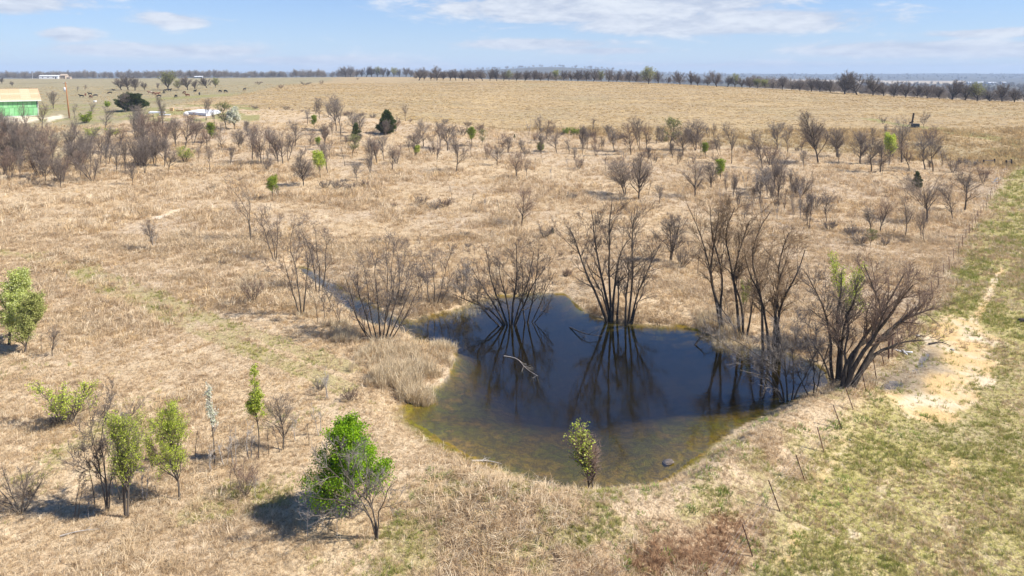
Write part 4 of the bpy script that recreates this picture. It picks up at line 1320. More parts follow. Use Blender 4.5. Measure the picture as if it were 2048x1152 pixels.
# ------------------------------------------------------------------ listed trees: (px, py, height in photo px, kind)
ORD = ['first', 'second', 'third', 'fourth', 'fifth', 'sixth', 'seventh', 'eighth', 'ninth', 'tenth', 'eleventh', 'twelfth', 'thirteenth', 'fourteenth', 'fifteenth', 'sixteenth', 'seventeenth', 'eighteenth', 'nineteenth', 'twentieth',
       'twenty-first', 'twenty-second', 'twenty-third', 'twenty-fourth', 'twenty-fifth', 'twenty-sixth', 'twenty-seventh', 'twenty-eighth', 'twenty-ninth', 'thirtieth', 'thirty-first', 'thirty-second', 'thirty-third', 'thirty-fourth']
KIND = {'b': ('bare_sapling', 'sapling', 'bare young tree'), 'w': ('bare_broad', 'bare_tree', 'broad dark bare tree'), 'p': ('bare_pyramid', 'bare_tree', 'dense pyramid-shaped bare tree'), 't': ('bare_slender', 'sapling', 'slender bare tree'),
        'm': ('bare_shrub', 'shrub', 'many-stemmed bare shrub'), 'u': ('brush', 'brush', 'low twiggy brush'), 's': ('bare_whip', 'sapling', 'thin bare whip'), 'k': ('pale_sapling', 'sapling', 'pale forked sapling'), 'o': ('oak', 'oak_tree', 'bare spreading oak'), 'q': ('budding_oak', 'oak_tree', 'oak with pale green buds'),
        'g': ('green_pear', 'green_tree', 'green leafing tree'), 'c': ('cedar', 'cedar_tree', 'dark green cedar'), 'C': ('cedar_bush', 'cedar_bush', 'wide dark green cedar bush'), 'd': ('cedar_small', 'cedar_tree', 'small dark green cedar'), 'v': ('green_bush', 'green_bush', 'small green bush'),
        'f': ('blossom_tree', 'blossoming_tree', 'white blossoming tree'), 'x': ('sparse_green', 'green_tree', 'thinly leafed green tree'), 'y': ('yellow_shrub', 'shrub', 'yellow-green shrub')}
CATS = {'u': 'brush', 'm': 'shrub', 'v': 'bush', 'C': 'bush', 'y': 'shrub', 's': 'sapling', 'k': 'sapling'}
TENS = ['', '', 'twenty', 'thirty', 'forty', 'fifty', 'sixty', 'seventy', 'eighty', 'ninety']


def ordw(i):
    if i < 20:
        return ORD[i]
    t_, u = divmod(i + 1, 10)
    return TENS[t_] + '-' + ORD[u - 1] if u else TENS[t_][:-1] + 'ieth'


REGION = {
    'the pasture by the cattle': [(243, 180, 24, 'o'), (256, 180, 30, 'o'), (270, 181, 28, 'o'), (290, 181, 18, 'o'), (316, 179, 14, 'b'), (336, 180, 38, 'q'), (356, 180, 21, 'q'), (375, 180, 28, 'o'), (390, 179, 20, 'o'), (413, 176, 22, 'o'), (431, 175, 20, 'q'),
                                  (25, 173, 11, 'o'), (4, 168, 14, 'o'), (155, 184, 12, 'b'), (170, 181, 12, 'b')],
    'the lawn near the utility pole': [(262, 222, 34, 'C'), (252, 224, 40, 'b'), (107, 217, 36, 'b'), (86, 260, 56, 'b'), (150, 238, 32, 't'), (183, 234, 30, 'b'), (210, 261, 50, 'b'), (172, 246, 22, 'v'), (215, 214, 12, 'v'), (470, 258, 44, 'f'), (453, 257, 54, 'x'), (412, 241, 46, 't'), (430, 246, 30, 't'),
                                       (313, 270, 32, 'b'), (183, 279, 24, 'y'), (229, 274, 18, 'y')],
    'the scrub left of the cedar': [(370, 298, 75, 'b'), (352, 292, 58, 'b'), (386, 290, 60, 't'), (420, 285, 40, 'g'), (413, 298, 45, 'b'), (370, 324, 30, 'y'), (400, 300, 40, 'b'), (505, 323, 78, 'b'), (522, 328, 80, 'b'), (556, 326, 76, 'b'), (566, 328, 70, 'b'), (576, 322, 60, 't'), (590, 294, 56, 'w'),
                                    (607, 372, 74, 'p'), (544, 400, 50, 'g'), (557, 396, 30, 't'), (615, 249, 37, 'b'), (639, 237, 44, 'b'), (632, 236, 30, 't'), (657, 234, 26, 't'), (629, 258, 28, 'g'), (682, 270, 86, 't'), (672, 262, 70, 'b'), (720, 273, 50, 'b'), (706, 266, 42, 'b'), (704, 313, 45, 'x'), (636, 299, 26, 'g'),
                                    (640, 356, 55, 'g'), (657, 349, 70, 't'), (620, 295, 36, 'b'), (650, 291, 40, 'b'), (714, 363, 42, 'b'), (743, 356, 46, 't'), (690, 332, 40, 's'), (445, 305, 50, 'b'), (460, 330, 40, 't'), (480, 300, 44, 'b'), (540, 300, 48, 'b'), (674, 378, 22, 'u'), (700, 380, 20, 'u'), (650, 376, 18, 'u'), (730, 372, 16, 'u'),
                                    (440, 268, 26, 'b'), (395, 262, 20, 'u'), (420, 262, 16, 'u'), (496, 270, 30, 'b')],
    'the scrub right of the cedar': [(774, 268, 46, 'c'), (811, 242, 36, 't'), (847, 293, 52, 'w'), (786, 341, 50, 'b'), (768, 321, 56, 'b'), (753, 326, 62, 'b'), (744, 331, 56, 'b'), (712, 282, 36, 'd'), (830, 311, 46, 'b'), (820, 309, 40, 't'), (869, 309, 42, 'b'), (895, 301, 58, 'w'), (880, 296, 50, 'b'), (913, 343, 72, 'w'),
                                     (943, 293, 40, 'g'), (963, 293, 36, 'x'), (833, 316, 26, 'g'), (994, 331, 46, 'w'), (1003, 302, 36, 'b'), (1016, 306, 34, 'b'), (900, 268, 22, 'u'), (925, 270, 20, 'u'), (880, 262, 26, 'm'), (960, 262, 18, 'u'), (1029, 278, 10, 'd'), (868, 420, 20, 'u'), (890, 415, 24, 'u'), (940, 420, 36, 's'), (970, 424, 36, 's'), (1000, 432, 34, 's'), (905, 400, 30, 's'), (842, 410, 22, 'u')],
    'the row below the hill field fence': [(1042, 306, 30, 'b'), (1081, 288, 60, 'b'), (1113, 305, 52, 'w'), (1092, 282, 44, 'b'), (1081, 302, 16, 'v'), (1131, 269, 14, 'v'), (1151, 270, 15, 'v'), (1139, 308, 32, 'b'), (1148, 320, 26, 'b'), (1166, 297, 48, 'b'), (1175, 298, 42, 't'), (1190, 298, 36, 'b'), (1204, 302, 30, 't'), (1229, 303, 52, 'b'), (1218, 276, 28, 'b'),
                                           (1262, 309, 66, 'b'), (1280, 303, 72, 't'), (1292, 301, 58, 'b'), (1313, 287, 38, 't'), (1326, 286, 32, 'b'), (1342, 302, 68, 'x'), (1345, 316, 32, 'b'), (1366, 312, 62, 'w'), (1391, 301, 64, 'b'), (1402, 312, 42, 't'), (1411, 317, 32, 'g'), (1384, 295, 40, 'b'), (1440, 314, 48, 't'), (1463, 327, 86, 't'), (1525, 337, 78, 'b'), (1555, 299, 60, 'b'), (1576, 306, 58, 't'), (1540, 330, 50, 'm'),
                                           (1235, 282, 18, 'u'), (1180, 276, 16, 'u'), (1420, 300, 18, 'u'), (1500, 305, 20, 'u')],
    'the open scrub behind the pond': [(1034, 358, 56, 'b'), (1054, 358, 42, 't'), (1069, 344, 28, 's'), (1157, 339, 30, 'm'), (1135, 333, 20, 's'), (1211, 345, 38, 's'), (1305, 339, 36, 's'), (1101, 358, 28, 's'), (1257, 332, 28, 's'), (1250, 389, 76, 'b'), (1277, 399, 98, 'p'), (1296, 391, 34, 's'), (1204, 388, 22, 's'), (1319, 407, 40, 'b'), (1390, 396, 78, 'w'), (1422, 377, 54, 'b'),
                                       (1442, 364, 46, 'g'), (1450, 370, 28, 'b'), (1473, 393, 48, 't'), (1520, 405, 62, 'b'), (1043, 452, 80, 'b'), (1145, 399, 16, 'u'), (1090, 477, 34, 'm'), (1105, 468, 13, 'd'), (1341, 524, 100, 'b'), (1366, 535, 55, 'm'), (1396, 547, 70, 's'), (1488, 444, 44, 'b'), (1550, 413, 56, 't'), (1568, 428, 44, 't'), (1548, 382, 82, 'w'), (1556, 397, 72, 'b'), (1534, 390, 60, 'b')],
    'the scrub by the wooden gate': [(1637, 327, 108, 'p'), (1674, 314, 60, 'b'), (1720, 328, 68, 'b'), (1742, 344, 72, 'w'), (1760, 344, 72, 'w'), (1779, 330, 64, 'g'), (1803, 325, 92, 'b'), (1818, 342, 64, 'b'), (1850, 339, 78, 'b'), (1866, 343, 76, 'w'), (1884, 338, 44, 't'), (1834, 379, 36, 'd'), (1854, 446, 104, 'w'), (1905, 441, 78, 'b'), (1929, 422, 94, 'w'),
                                     (1653, 444, 68, 'b'), (1618, 457, 72, 't'), (1707, 478, 38, 's'), (1743, 467, 58, 'b'), (1761, 467, 78, 'b'), (1810, 476, 88, 't'), (1843, 479, 62, 't'), (1849, 486, 58, 't'), (1785, 488, 34, 's'), (1740, 492, 36, 'x'), (1700, 470, 24, 'u'), (1720, 488, 24, 'u'), (1660, 460, 26, 'u'), (1770, 490, 16, 'u'), (1965, 365, 34, 'm'), (1905, 345, 40, 'm'), (1600, 395, 52, 'm'), (1630, 420, 40, 'm')],
    'the foreground left of the pond': [(308, 498, 64, 'b'), (505, 606, 56, 'm'), (105, 712, 66, 'b'), (566, 899, 116, 'b'), (149, 1041, 88, 's'), (156, 1039, 76, 's'), (178, 1039, 70, 'k'), (320, 1012, 52, 's'), (462, 982, 54, 's'), (491, 992, 78, 'm'), (512, 999, 54, 'k'), (422, 942, 60, 's'), (451, 932, 62, 's'), (470, 930, 82, 's'), (538, 910, 72, 's'), (278, 907, 62, 's'),
                                        (390, 914, 60, 's'), (590, 882, 60, 's'), (640, 872, 74, 's'), (618, 892, 56, 's'), (655, 797, 66, 's'), (42, 1024, 112, 'm'), (615, 1075, 98, 'k'), (674, 1074, 88, 'k'), (240, 1000, 90, 's'), (190, 1010, 110, 's'), (225, 990, 80, 's'), (345, 960, 60, 's'), (60, 700, 40, 's'), (85, 705, 44, 's'), (290, 1000, 70, 's'), (500, 915, 76, 's'), (560, 905, 60, 's'), (700, 800, 30, 'u'), (640, 780, 26, 'u'),
                                        (310, 498, 40, 's'), (120, 845, 30, 'u'), (210, 850, 40, 's'), (250, 855, 44, 's')]}
WIDE = {'g': .95}
rt = np.random.default_rng(11)
for region, items in REGION.items():
    byk = {}
    for it in items:
        byk.setdefault(it[3], []).append(it)
    for kd, its in byk.items():
        proto, name, desc = KIND[kd]
        its.sort()
        for i, (px, py, hp, _) in enumerate(its):
            p = gp(px, py)
            hgt = hp * p[1] / FPX
            if len(its) == 1:
                lab = desc + ' in ' + region if 'row' not in region else 'only ' + desc + ' in ' + region
            else:
                lab = '%s, %s from the left in %s' % (desc, ORD[i], region)
            var = None
            if kd == 'g':
                var = 2 if (px in (1779, 640, 833)) else i % 2
            ln = None
            if kd in 'tbs':
                ln = (rt.normal(-.03, .05), rt.normal(0, .05))
            if px in (682, 639, 657):
                ln = (-.2, 0)
            wd = {'g': .8 if px in (1779,) else 1.0, 'c': 1.0, 'w': 1.2, 'p': 1.2}.get(kd, rt.uniform(.9, 1.35))
            put_tree(proto, p, hgt, rt, name, lab, CATS.get(kd, 'tree'), region.replace('the ', 'plants in the ', 1), var, None, wd, ln)

# foreground leafing trees, each its own
FG = [('green_pear_fore', 0, 253, 1034, 222, 'green_tree', 'bright yellow-green pear with three stems, leftmost of the two foreground pears', .66), ('green_pear_fore', 1, 359, 1000, 196, 'green_tree', 'yellow-green pear with a single dark trunk, right of the two foreground pears', .82),
      ('big_green', 0, 702, 1036, 212, 'green_tree', 'full bright green tree casting a dark shadow in the foreground', 1.05), ('left_green', 0, 50, 706, 120, 'green_tree', 'dull green bushy tree at the left edge, the lower one in front', 1.05), ('left_green', 1, 18, 690, 150, 'green_tree', 'taller yellow-green tree at the left edge behind the dull green one', 1.1),
      ('top_leafed', 0, 517, 918, 200, 'green_tree', 'tall narrow sapling with green leaves only in its top half', 1.0), ('top_blossom', 0, 429, 932, 172, 'blossoming_tree', 'narrow sapling with white blossom in its top half', 1.0), ('half_leafed', 0, 1185, 985, 146, 'green_tree', 'young tree at the near pond edge, green on its left side only', 1.45),
      ('yellow_shrub', 0, 135, 849, 88, 'shrub', 'loose yellow-green shrub on the dry grass left of the pears', 1.15), ('bud_willow', 0, 1690, 690, 180, 'green_tree', 'budding green tree behind the dark twin-trunked tree', .8), ('half_leafed', 0, 307, 943, 78, 'green_tree', 'little leafy sapling between the two foreground pears', .9), ('bud_willow', 0, 1488, 640, 90, 'green_tree', 'small green-leafed tree glimpsed inside the right-hand willow clump', .5)]
for kd, var, px, py, hp, nm, lab, wd in FG:
    p = gp(px, py)
    put_tree(kd, p, hp * p[1] / FPX, rt, nm, lab, 'shrub' if nm == 'shrub' else 'tree', None, var, 0.0 if kd == 'half_leafed' else None, wd)

# dense thicket on the left: nothing tells these apart
tl = 'bare young tree, %s from the left in the dense thicket below the green barn'
tp = [(12, 292), (30, 300), (155, 346), (135, 343), (212, 334), (250, 342), (122, 374), (108, 368), (265, 371), (180, 336), (90, 352), (330, 333), (310, 331), (290, 346), (420, 342), (60, 330), (40, 345), (20, 330), (75, 320), (105, 325), (5, 350), (35, 310), (55, 305)]
while len(tp) < 84:
    x = rt.uniform(-70, 350)
    y = rt.uniform(262, 368) - .06 * max(x - 100, 0)
    tp.append((x, y))
tp.sort()
for k_, (px, py) in enumerate(tp):
    p = gp(px, py)
    put_tree(('bare_sapling', 'bare_sapling', 'bare_slender', 'bare_shrub')[rt.integers(4)], p, rt.uniform(46, 74) * p[1] / FPX, rt, 'thicket_tree', tl % ordw(k_), 'tree', 'trees of the left thicket', None, None, rt.uniform(.85, 1.2), (rt.normal(0, .05), rt.normal(0, .05)))
bl = 'low grey brush, %s from the left under the dense left thicket'
for k, (px, py) in enumerate(sorted((rt.uniform(-40, 340), rt.uniform(300, 378)) for _ in range(14))):
    p = gp(px, py)
    put_tree('brush', p, rt.uniform(.7, 1.3), rt, 'brush', bl % ordw(k), 'brush', 'brush in the left thicket', None, None, rt.uniform(1, 1.6))
# little saplings between the pond willows and the gate
sl = 'thin bare sapling, %s from the left in the patch behind the right-hand willows'
for k, (px, py) in enumerate(sorted((rt.uniform(1440, 1640), rt.uniform(375, 440)) for _ in range(46))):
    p = gp(px, py)
    put_tree(('bare_whip', 'bare_slender')[rt.integers(2)], p, rt.uniform(28, 48) * p[1] / FPX, rt, 'sapling', sl % ordw(k), 'sapling', 'sapling patch behind the willows')
# the loose belt of saplings across the middle
ml = 'small bare sapling, %s from the left in the loose belt across the middle field'
for k, (px, py) in enumerate(sorted((rt.uniform(380, 1900), rt.uniform(262, 345)) for _ in range(95))):
    p = gp(px, py + (12 if px > 1300 else 0))
    put_tree(('bare_whip', 'bare_slender', 'bare_sapling', 'bare_shrub')[rt.integers(4)], p, rt.uniform(18, 42) * p[1] / FPX, rt, 'sapling', ml % ordw(k), 'sapling', 'sapling belt across the field', None, None, rt.uniform(.8, 1.2), (rt.normal(0, .07), rt.normal(0, .07)))
# brush along the field fence
fl = 'low brown brush, %s from the right along the hill field fence'
for k, f in enumerate(sorted(rt.uniform(0.8, len(FENCE) - 3) for _ in range(40))):
    i = int(f)
    q = FENCE[i] * (1 - f + i) + FENCE[i + 1] * (f - i) + np.array([0, rt.normal(-1, 1.2), 0])
    q[2] = H(q[0], q[1])[0]
    put_tree(('brush', 'brush', 'bare_shrub')[rt.integers(3)], q, rt.uniform(.6, 1.7), rt, 'brush', fl % ordw(k), 'brush', 'brush along the hill field fence', None, None, rt.uniform(1, 1.8))
# dead weeds and scrub bits over the field
wl = 'low twiggy brush, %s from the left of those scattered behind the pond'
wp = [q for q in sorted((rt.uniform(420, 1850), rt.uniform(340, 560)) for _ in range(36)) if gp(*q)[2] > .2]
for k, q in enumerate(wp):
    p = gp(*q)
    if True:
        put_tree('brush', p, rt.uniform(.35, .8), rt, 'brush', wl % ordw(k), 'brush', 'brush over the dry field', None, None, rt.uniform(.9, 1.5))

# oaks along the skyline, left to right
sk = [(692, 880, 15), (702, 890, 17), (713, 880, 14), (724, 885, 16), (733, 880, 19), (744, 880, 16), (755, 885, 18), (766, 880, 18), (776, 885, 17), (788, 880, 15), (800, 885, 15), (812, 880, 15), (822, 885, 14)]
sk += [(838, 560, 24), (848, 570, 20), (862, 560, 18), (874, 565, 22), (886, 560, 20), (900, 560, 18), (912, 565, 20), (925, 560, 21), (938, 555, 20), (950, 560, 22), (965, 550, 24), (980, 555, 20), (994, 540, 22), (1007, 535, 20), (1018, 520, 20)]
sk += [(1032, 500, 18), (1050, 505, 16), (1068, 500, 22), (1082, 505, 18), (1097, 500, 20), (1112, 505, 19), (1128, 500, 17), (1142, 505, 19), (1156, 500, 20), (1172, 505, 18), (1187, 500, 22), (1202, 505, 19), (1217, 500, 20), (1233, 495, 23), (1258, 485, 20), (1272, 480, 18)]
sk += [(1297, 425, 26), (1316, 460, 19), (1335, 465, 15), (1360, 425, 25), (1382, 440, 22), (1396, 425, 24), (1415, 440, 18), (1434, 415, 29), (1455, 430, 22), (1470, 430, 20), (1485, 425, 18), (1500, 425, 21), (1515, 425, 18), (1530, 420, 17), (1546, 415, 16), (1564, 410, 22), (1582, 420, 16), (1600, 400, 17), (1622, 395, 20), (1640, 385, 24), (1662, 380, 26), (1690, 362, 36), (1714, 365, 38),
       (1746, 355, 39), (1768, 360, 30), (1788, 352, 34), (1812, 350, 28), (1835, 345, 31), (1856, 345, 28), (1880, 340, 30), (1905, 335, 33), (1930, 335, 30), (1955, 330, 34), (1980, 330, 31), (2005, 325, 33), (2030, 325, 34), (2055, 320, 34)]
for i, (px, dep, hp) in enumerate(sk):
    p = gd(px, dep)
    seg = [('in the skyline group left of the hill field', 0, 13), ('in the dense skyline row below the blue hill', 13, 44), ('in the open row on the right-hand skyline', 44, 64), ('in the tall row at the right-hand hill edge', 64, 99)]
    for nm, a, b in seg:
        if a <= i < b:
            lab = 'bare dark oak, %s from left %s' % (ORD[i - a], nm)
    base_py = np.interp(px, [690, 830, 840, 1024, 1150, 1290, 1436, 1536, 1640, 1730, 1850, 2048], [152, 155, 160, 161, 161, 166, 172, 178, 184, 191, 200, 211])
    top = at_depth(px, base_py - hp * 1.15 * rt.uniform(.78, 1.18), dep)[2]
    put_tree('oak' if rt.random() < .88 else 'budding_oak', p - np.array([0, 0, .3]), max(top - p[2], 3.0) + .3, rt, 'oak_tree', lab, 'tree', 'oaks along the skyline', None, None, rt.uniform(.9, 1.35))

# far woods that read as one mass
def wood(name, label, px0, px1, d0, d1, n, h0, h1):
    rg = np.random.default_rng(abs(int(px0 * 7 + d0)))
    dep = d0 + (d1 - d0) * rg.random(n)
    x = (px0 + (px1 - px0) * rg.random(n) - PXC) / FPX * dep
    z = H(x, dep)
    pro = []
    for k in range(4):
        tr, cr, h, lf = PROTO['oak'][k]
        me = cr.copy()
        me.materials.clear()
        me.materials.append(M['twig_wood'])
        pro.append(bpy.data.objects.new('wood_tree_%d' % k, me))
    s = (h0 + (h1 - h0) * rg.random(n)) / 8.0
    scatter(name, label, pro, np.stack([x, dep, z - .3], 1), np.stack([np.zeros(n), np.zeros(n), rg.random(n) * 6.28], 1), np.stack([s, s, s], 1), rg.integers(0, 4, n), np.ones((n, 4)))


wood('woodland', 'grey bare woodland band on the left horizon', -250, 720, 960, 1350, 520, 10, 14)
wood('woodland', 'grey-brown bare woods in the hollow beyond the hill at right', 1500, 2350, 450, 950, 620, 8, 12)
wood('woodland', 'bare woods behind the skyline row in the middle', 830, 1300, 560, 800, 200, 6, 8.5)
wood('woodland', 'distant woods on the low plain at right', 1250, 2300, 1000, 2400, 500, 9, 14)
wood('woodland', 'distant woods before the blue hills', -250, 2300, 3600, 5400, 900, 12, 22)
# ------------------------------------------------------------------ things people put here
# wire fence along the lane
POSTS = [(1440, 1215), (1505, 1113), (1560, 1023), (1610, 963), (1648, 904), (1684, 859), (1707, 820), (1732, 783), (1753, 758), (1769, 733), (1797, 693), (1816, 665), (1833, 639), (1849, 615), (1865, 594), (1877, 575), (1888, 556), (1899, 540), (1908, 524), (1917, 509), (1925, 495), (1932, 481), (1939, 470), (1945, 461), (1951, 451),
         (1957, 442), (1962, 433), (1967, 425), (1973, 416), (1976, 408), (1981, 400), (1985, 393), (1990, 385), (1994, 378), (1998, 371), (2002, 364), (2006, 358), (2010, 351), (2014, 345)]
rf = np.random.default_rng(5)


def tpost(h):
    mb = MB()
    mb.box((0, 0, h / 2 - .15), (.042, .012, h + .3))
    mb.box((0, .02, h / 2 - .15), (.012, .03, h + .3))
    return mb


def wire_fence(name, label, pts, hgt, lean, strands, matp):
    root = empty(name, pts[0])
    o0 = pts[0]
    me = None
    tops = []
    for i, p in enumerate(pts):
        if me is None:
            q = tpost(hgt).build('post', matp, root)
            me = q.data
        else:
            q = obj('post', me, root)
        q.location = [float(c) for c in (p - o0)]
        k = lean(i)
        q.rotation_euler = (rf.normal(0, .04), -k + rf.normal(0, .03), rf.uniform(-.4, .4))
        tops.append(np.array([-math.sin(k), 0, math.cos(k)]))
    for f in strands:
        P = []
        for i, p in enumerate(pts):
            a = p - o0 + tops[i] * hgt * f
            P.append(a)
            if i < len(pts) - 1:
                b = pts[i + 1] - o0 + tops[i + 1] * hgt * f
                P.append((a + b) / 2 - np.array([0, 0, .03]))
        mb = MB()
        mb.tube(P, .004, 4)
        mb.build('wire', M['steel'], root)
    tag(root, label, 'fence')
    return root


wire_fence('wire_fence', 'rusty steel-post wire fence running from the near bank along the green lane', [gp(*p) for p in POSTS], 1.28, lambda i: .34 if i < 7 else (.2 if i < 10 else .06), (.4, .62, .84, .97), M['rust'])
fp = []
for a, b in zip(FENCE[:-1], FENCE[1:]):
    n = max(1, int(np.linalg.norm(b[:2] - a[:2]) / 4.5))
    for k in range(n):
        q = a + (b - a) * k / n
        fp.append(np.array([q[0], q[1], H(q[0], q[1])[0]]))
wire_fence('wire_fence', 'long post and wire fence dividing the scrub from the hill field', fp, 1.25, lambda i: rf.normal(0, .04), (.5, .95), M['rust'])


def stick(name, a, b, r, m, parent, S=8):
    mb = MB()
    mb.tube([a, b], r, S)
    return mb.build(name, m, parent)


# wooden corner braces and gate at the end of the lane
def brace(px, py, wpx, hpx, label, nrail=2, diag=1):
    p = gp(px, py)
    s = p[1] / FPX
    w_, h_ = wpx * s, hpx * s
    root = empty('corner_brace', p)
    stick('post', (0, 0, -.3), (.03, 0, h_), .13, M['dark_wood'], root)
    stick('post', (w_, .4, -.3), (w_ - .02, .4, h_ * 1.08), .13, M['dark_wood'], root)
    for k in range(nrail):
        z = h_ * (.82 - .45 * k)
        stick('rail', (0, 0, z), (w_, .4, z * 1.03), .075, M['old_wood'], root)
    if diag:
        stick('diagonal', (.05, -.02, h_ * .15), (w_ - .05, .38, h_ * .85), .045, M['old_wood'], root)
    tag(root, label, 'fence brace')


brace(1967, 332, 25, 13, 'weathered wooden corner brace at the far end of the wire fence', 2, 1)
brace(2012, 334, 14, 14, 'taller wooden gate brace beside the green lane, right of the other brace', 2, 1)
p = gp(1990, 368)
root = empty('crossed_boards', p)
for a, b in (((-.5, 0, 0), (.45, .1, 1.0)), ((.45, -.05, 0), (-.4, .12, .95)), ((-.1, .3, 0), (.05, -.02, .85)), ((-.55, .05, .35), (.5, .05, .4))):
    mb = MB()
    mb.bar(a, b, .13, .04)
    mb.build('board', M['white_wood'], root)
tag(root, 'white crossed boards leaning beside the fence near the gate', 'boards')
# pair of rusty pipes and the white plastic piece by the puddle
for k, (px, py, h, lab) in enumerate([(1777, 722, 1.25, 'left one of two rusty pipe posts beside the great leaning tree'), (1784, 714, 1.2, 'right one of two rusty pipe posts beside the great leaning tree')]):
    p = gp(px, py)
    root = empty('pipe_post', p)
    mb = MB()
    mb.tube([(0, 0, -.3), (0, 0, h)], .05, 12)
    mb.build('pipe', M['rust'], root, True)
    mb = MB()
    mb.tube([(0, 0, h - .015), (0, 0, h + .02)], .058, 12)
    mb.build('cap', M['rust'], root)
    tag(root, lab, 'post')
p = gp(1806, 706)
root = empty('plastic_pipe', p + np.array([0, 0, .06]))
for a in (2.9, -.5, -1.75):
    mb = MB()
    mb.tube([(0, 0, .02), (.52 * math.cos(a), .85 * math.sin(a) * .7, .10)], .055, 10)
    mb.build('arm', M['white_pvc'], root, True)
mb = MB()
mb.tube([(0, 0, -.04), (0, 0, .14)], .085, 10)
mb.build('hub', M['white_pvc'], root, True)
tag(root, 'white three-armed plastic pipe piece lying by the puddle', 'pipe')


def lump(name, p, size, mt, seed, label, cat):
    rg = np.random.default_rng(seed)
    import bmesh
    bm = bmesh.new()
    bmesh.ops.create_icosphere(bm, subdivisions=3, radius=1)
    for v in bm.verts:
        c = np.array(v.co)
        k = .8 + .35 * fbm(np.array([c[0] * 1.3 + seed]), np.array([c[1] * 1.3 + c[2] * 1.7]), seed)[0]
        v.co = Vector(np.clip(c * k, -.8, .8) * np.array(size))
    me = bpy.data.meshes.new(name)
    bm.to_mesh(me)
    bm.free()
    me.materials.append(mt)
    o = obj(name, me, None, p)
    o.rotation_euler = (rg.normal(0, .1), rg.normal(0, .1), rg.random() * 6)
    tag(o, label, cat)
    return o


lump('flat_stone', gp(1336, 926) + np.array([0, 0, .05]), (.42, .3, .07), M['old_wood'], 3, 'flat pale stone slab at the near water edge', 'stone')
lump('dark_stone', gp(2047, 644), (.4, .3, .3), M['dark_wood'], 4, 'dark lump lying on the green lane at the right edge', 'stone')
for k, (px, py, s, lab) in enumerate([(1905, 700, .16, 'white stone on the dirt patch of the lane'), (1745, 590, .1, 'small pale stone on the green lane verge'), (1700, 880, .09, 'small white stone right of the near fence posts'), (1835, 672, .2, 'pale stone beside the great leaning tree limbs')]):
    lump('pale_stone', gp(px, py), (s, s * .8, s * .6), M['deadwood'], 10 + k, lab, 'stone')


def snag(name, pts, r, label, seed, m='deadwood', side=6, L=.7):
    rg = np.random.default_rng(seed)
    P = np.array(pts, float)
    b = P[0].copy()
    p0 = resample(P - b, 10)[None]
    r0 = (r * np.linspace(1, .3, 10))[None]
    c = spawn(rg, p0, r0, np.array([L]), side, .25, 1., (45, 12), (.5, .7), (.5, .2), lambda t: 1.0, .05, .006)
    p1, r1 = grow(rg, *c, 5, .14, 0, .35)
    c2 = spawn(rg, p1, r1, c[2], 3, .2, 1., (40, 12), (.3, .4), (.6, .2), lambda t: 1.0, .05, .004)
    p2, r2 = grow(rg, *c2, 3, .14, 0, .4)
    root = empty(name, b)
    V, Q = pack([(p0, r0)], (8,))
    obj('limb', mesh_np('limb', V, [Q], [M[m]], True), root)
    V, Q = pack([(p1, r1), (p2, r2)], (4, 3))
    obj('twigs', mesh_np('twigs', V, [Q], [M[m]]), root)
    tag(root, label, 'branch')


snag('fallen_branch', [at_plane(1008, 712, .02), at_plane(1035, 716, .04), at_plane(1052, 738, .03), at_plane(1076, 752, .02)], .035, 'bleached dead branch floating in the middle of the pond', 1, 'bark_pale', 9, .7)
snag('fallen_branch', [at_plane(1140, 655, .02), at_plane(1170, 668, .35), at_plane(1205, 672, .15)], .05, 'dark dead branch sticking out of the water left of the tall willows', 2, 'bark_dark', 6, .9)
snag('fallen_branch', [gp(944, 924) + np.array([0, 0, .06]), gp(975, 925) + np.array([0, 0, .1]), gp(1003, 930) + np.array([0, 0, .06])], .05, 'pale driftwood branch on the near left shore', 3, 'deadwood', 5, .4)
snag('fallen_branch', [gp(120, 1075) + np.array([0, 0, .06]), gp(160, 1066) + np.array([0, 0, .1]), gp(200, 1060) + np.array([0, 0, .05])], .03, 'dead branch lying on the grass below the thin saplings', 4, 'deadwood', 5, .5)
snag('fallen_branch', [at_plane(1390, 690, .0), at_plane(1402, 672, .5), at_plane(1412, 655, 1.0)], .06, 'dark broken snag standing in the water before the right-hand willows', 5, 'bark_dark', 4, .6)
snag('fallen_branch', [gp(1858, 690) + np.array([0, 0, .08]), gp(1880, 686) + np.array([0, 0, .1]), gp(1902, 693) + np.array([0, 0, .05])], .06, 'dark branch lying across the dirt patch', 6, 'dark_wood', 4, .4)

# derelict pump, tank and dead tree on the hill
p = gp(1823, 254)
s = p[1] / FPX
root = empty('leaning_derrick', p)
mb = MB(); mb.bar((-.1, 0, -.3), (.55, 0, 28 * s), .38, .3); mb.build('mast', M['dark_wood'], root)
mb = MB(); mb.bar((-.7, 0, 9 * s), (.6, .1, 11 * s), .2, .2); mb.build('arm', M['dark_wood'], root)
mb = MB(); mb.bar((-1.2, .1, .05), (.1, 0, 12 * s), .14, .14); mb.build('strut', M['dark_wood'], root)
tag(root, 'dark leaning mast of an old pump on the hill field', 'derrick')
p = gp(1832, 255)
root = empty('stock_tank', p)
mb = MB()
a = np.linspace(0, 2 * math.pi, 25)[:-1]
ro, hgt = .95, 1.05
V = [(ro * math.cos(t), ro * .8 * math.sin(t), z) for z in (-.1, hgt) for t in a] + [(.88 * ro * math.cos(t), .88 * ro * .8 * math.sin(t), z) for z in (hgt, .3) for t in a]
n = 24
Fc = [(k + r * n, (k + 1) % n + r * n, (k + 1) % n + (r + 1) * n, k + (r + 1) * n) for r in range(3) for k in range(n)] + [tuple(range(3 * n, 4 * n))]
mb.add(V, Fc)
mb.build('tank_body', simple('dark_tank', (.02, .035, .05), (.05, .065, .08), 5, .5, .1), root)
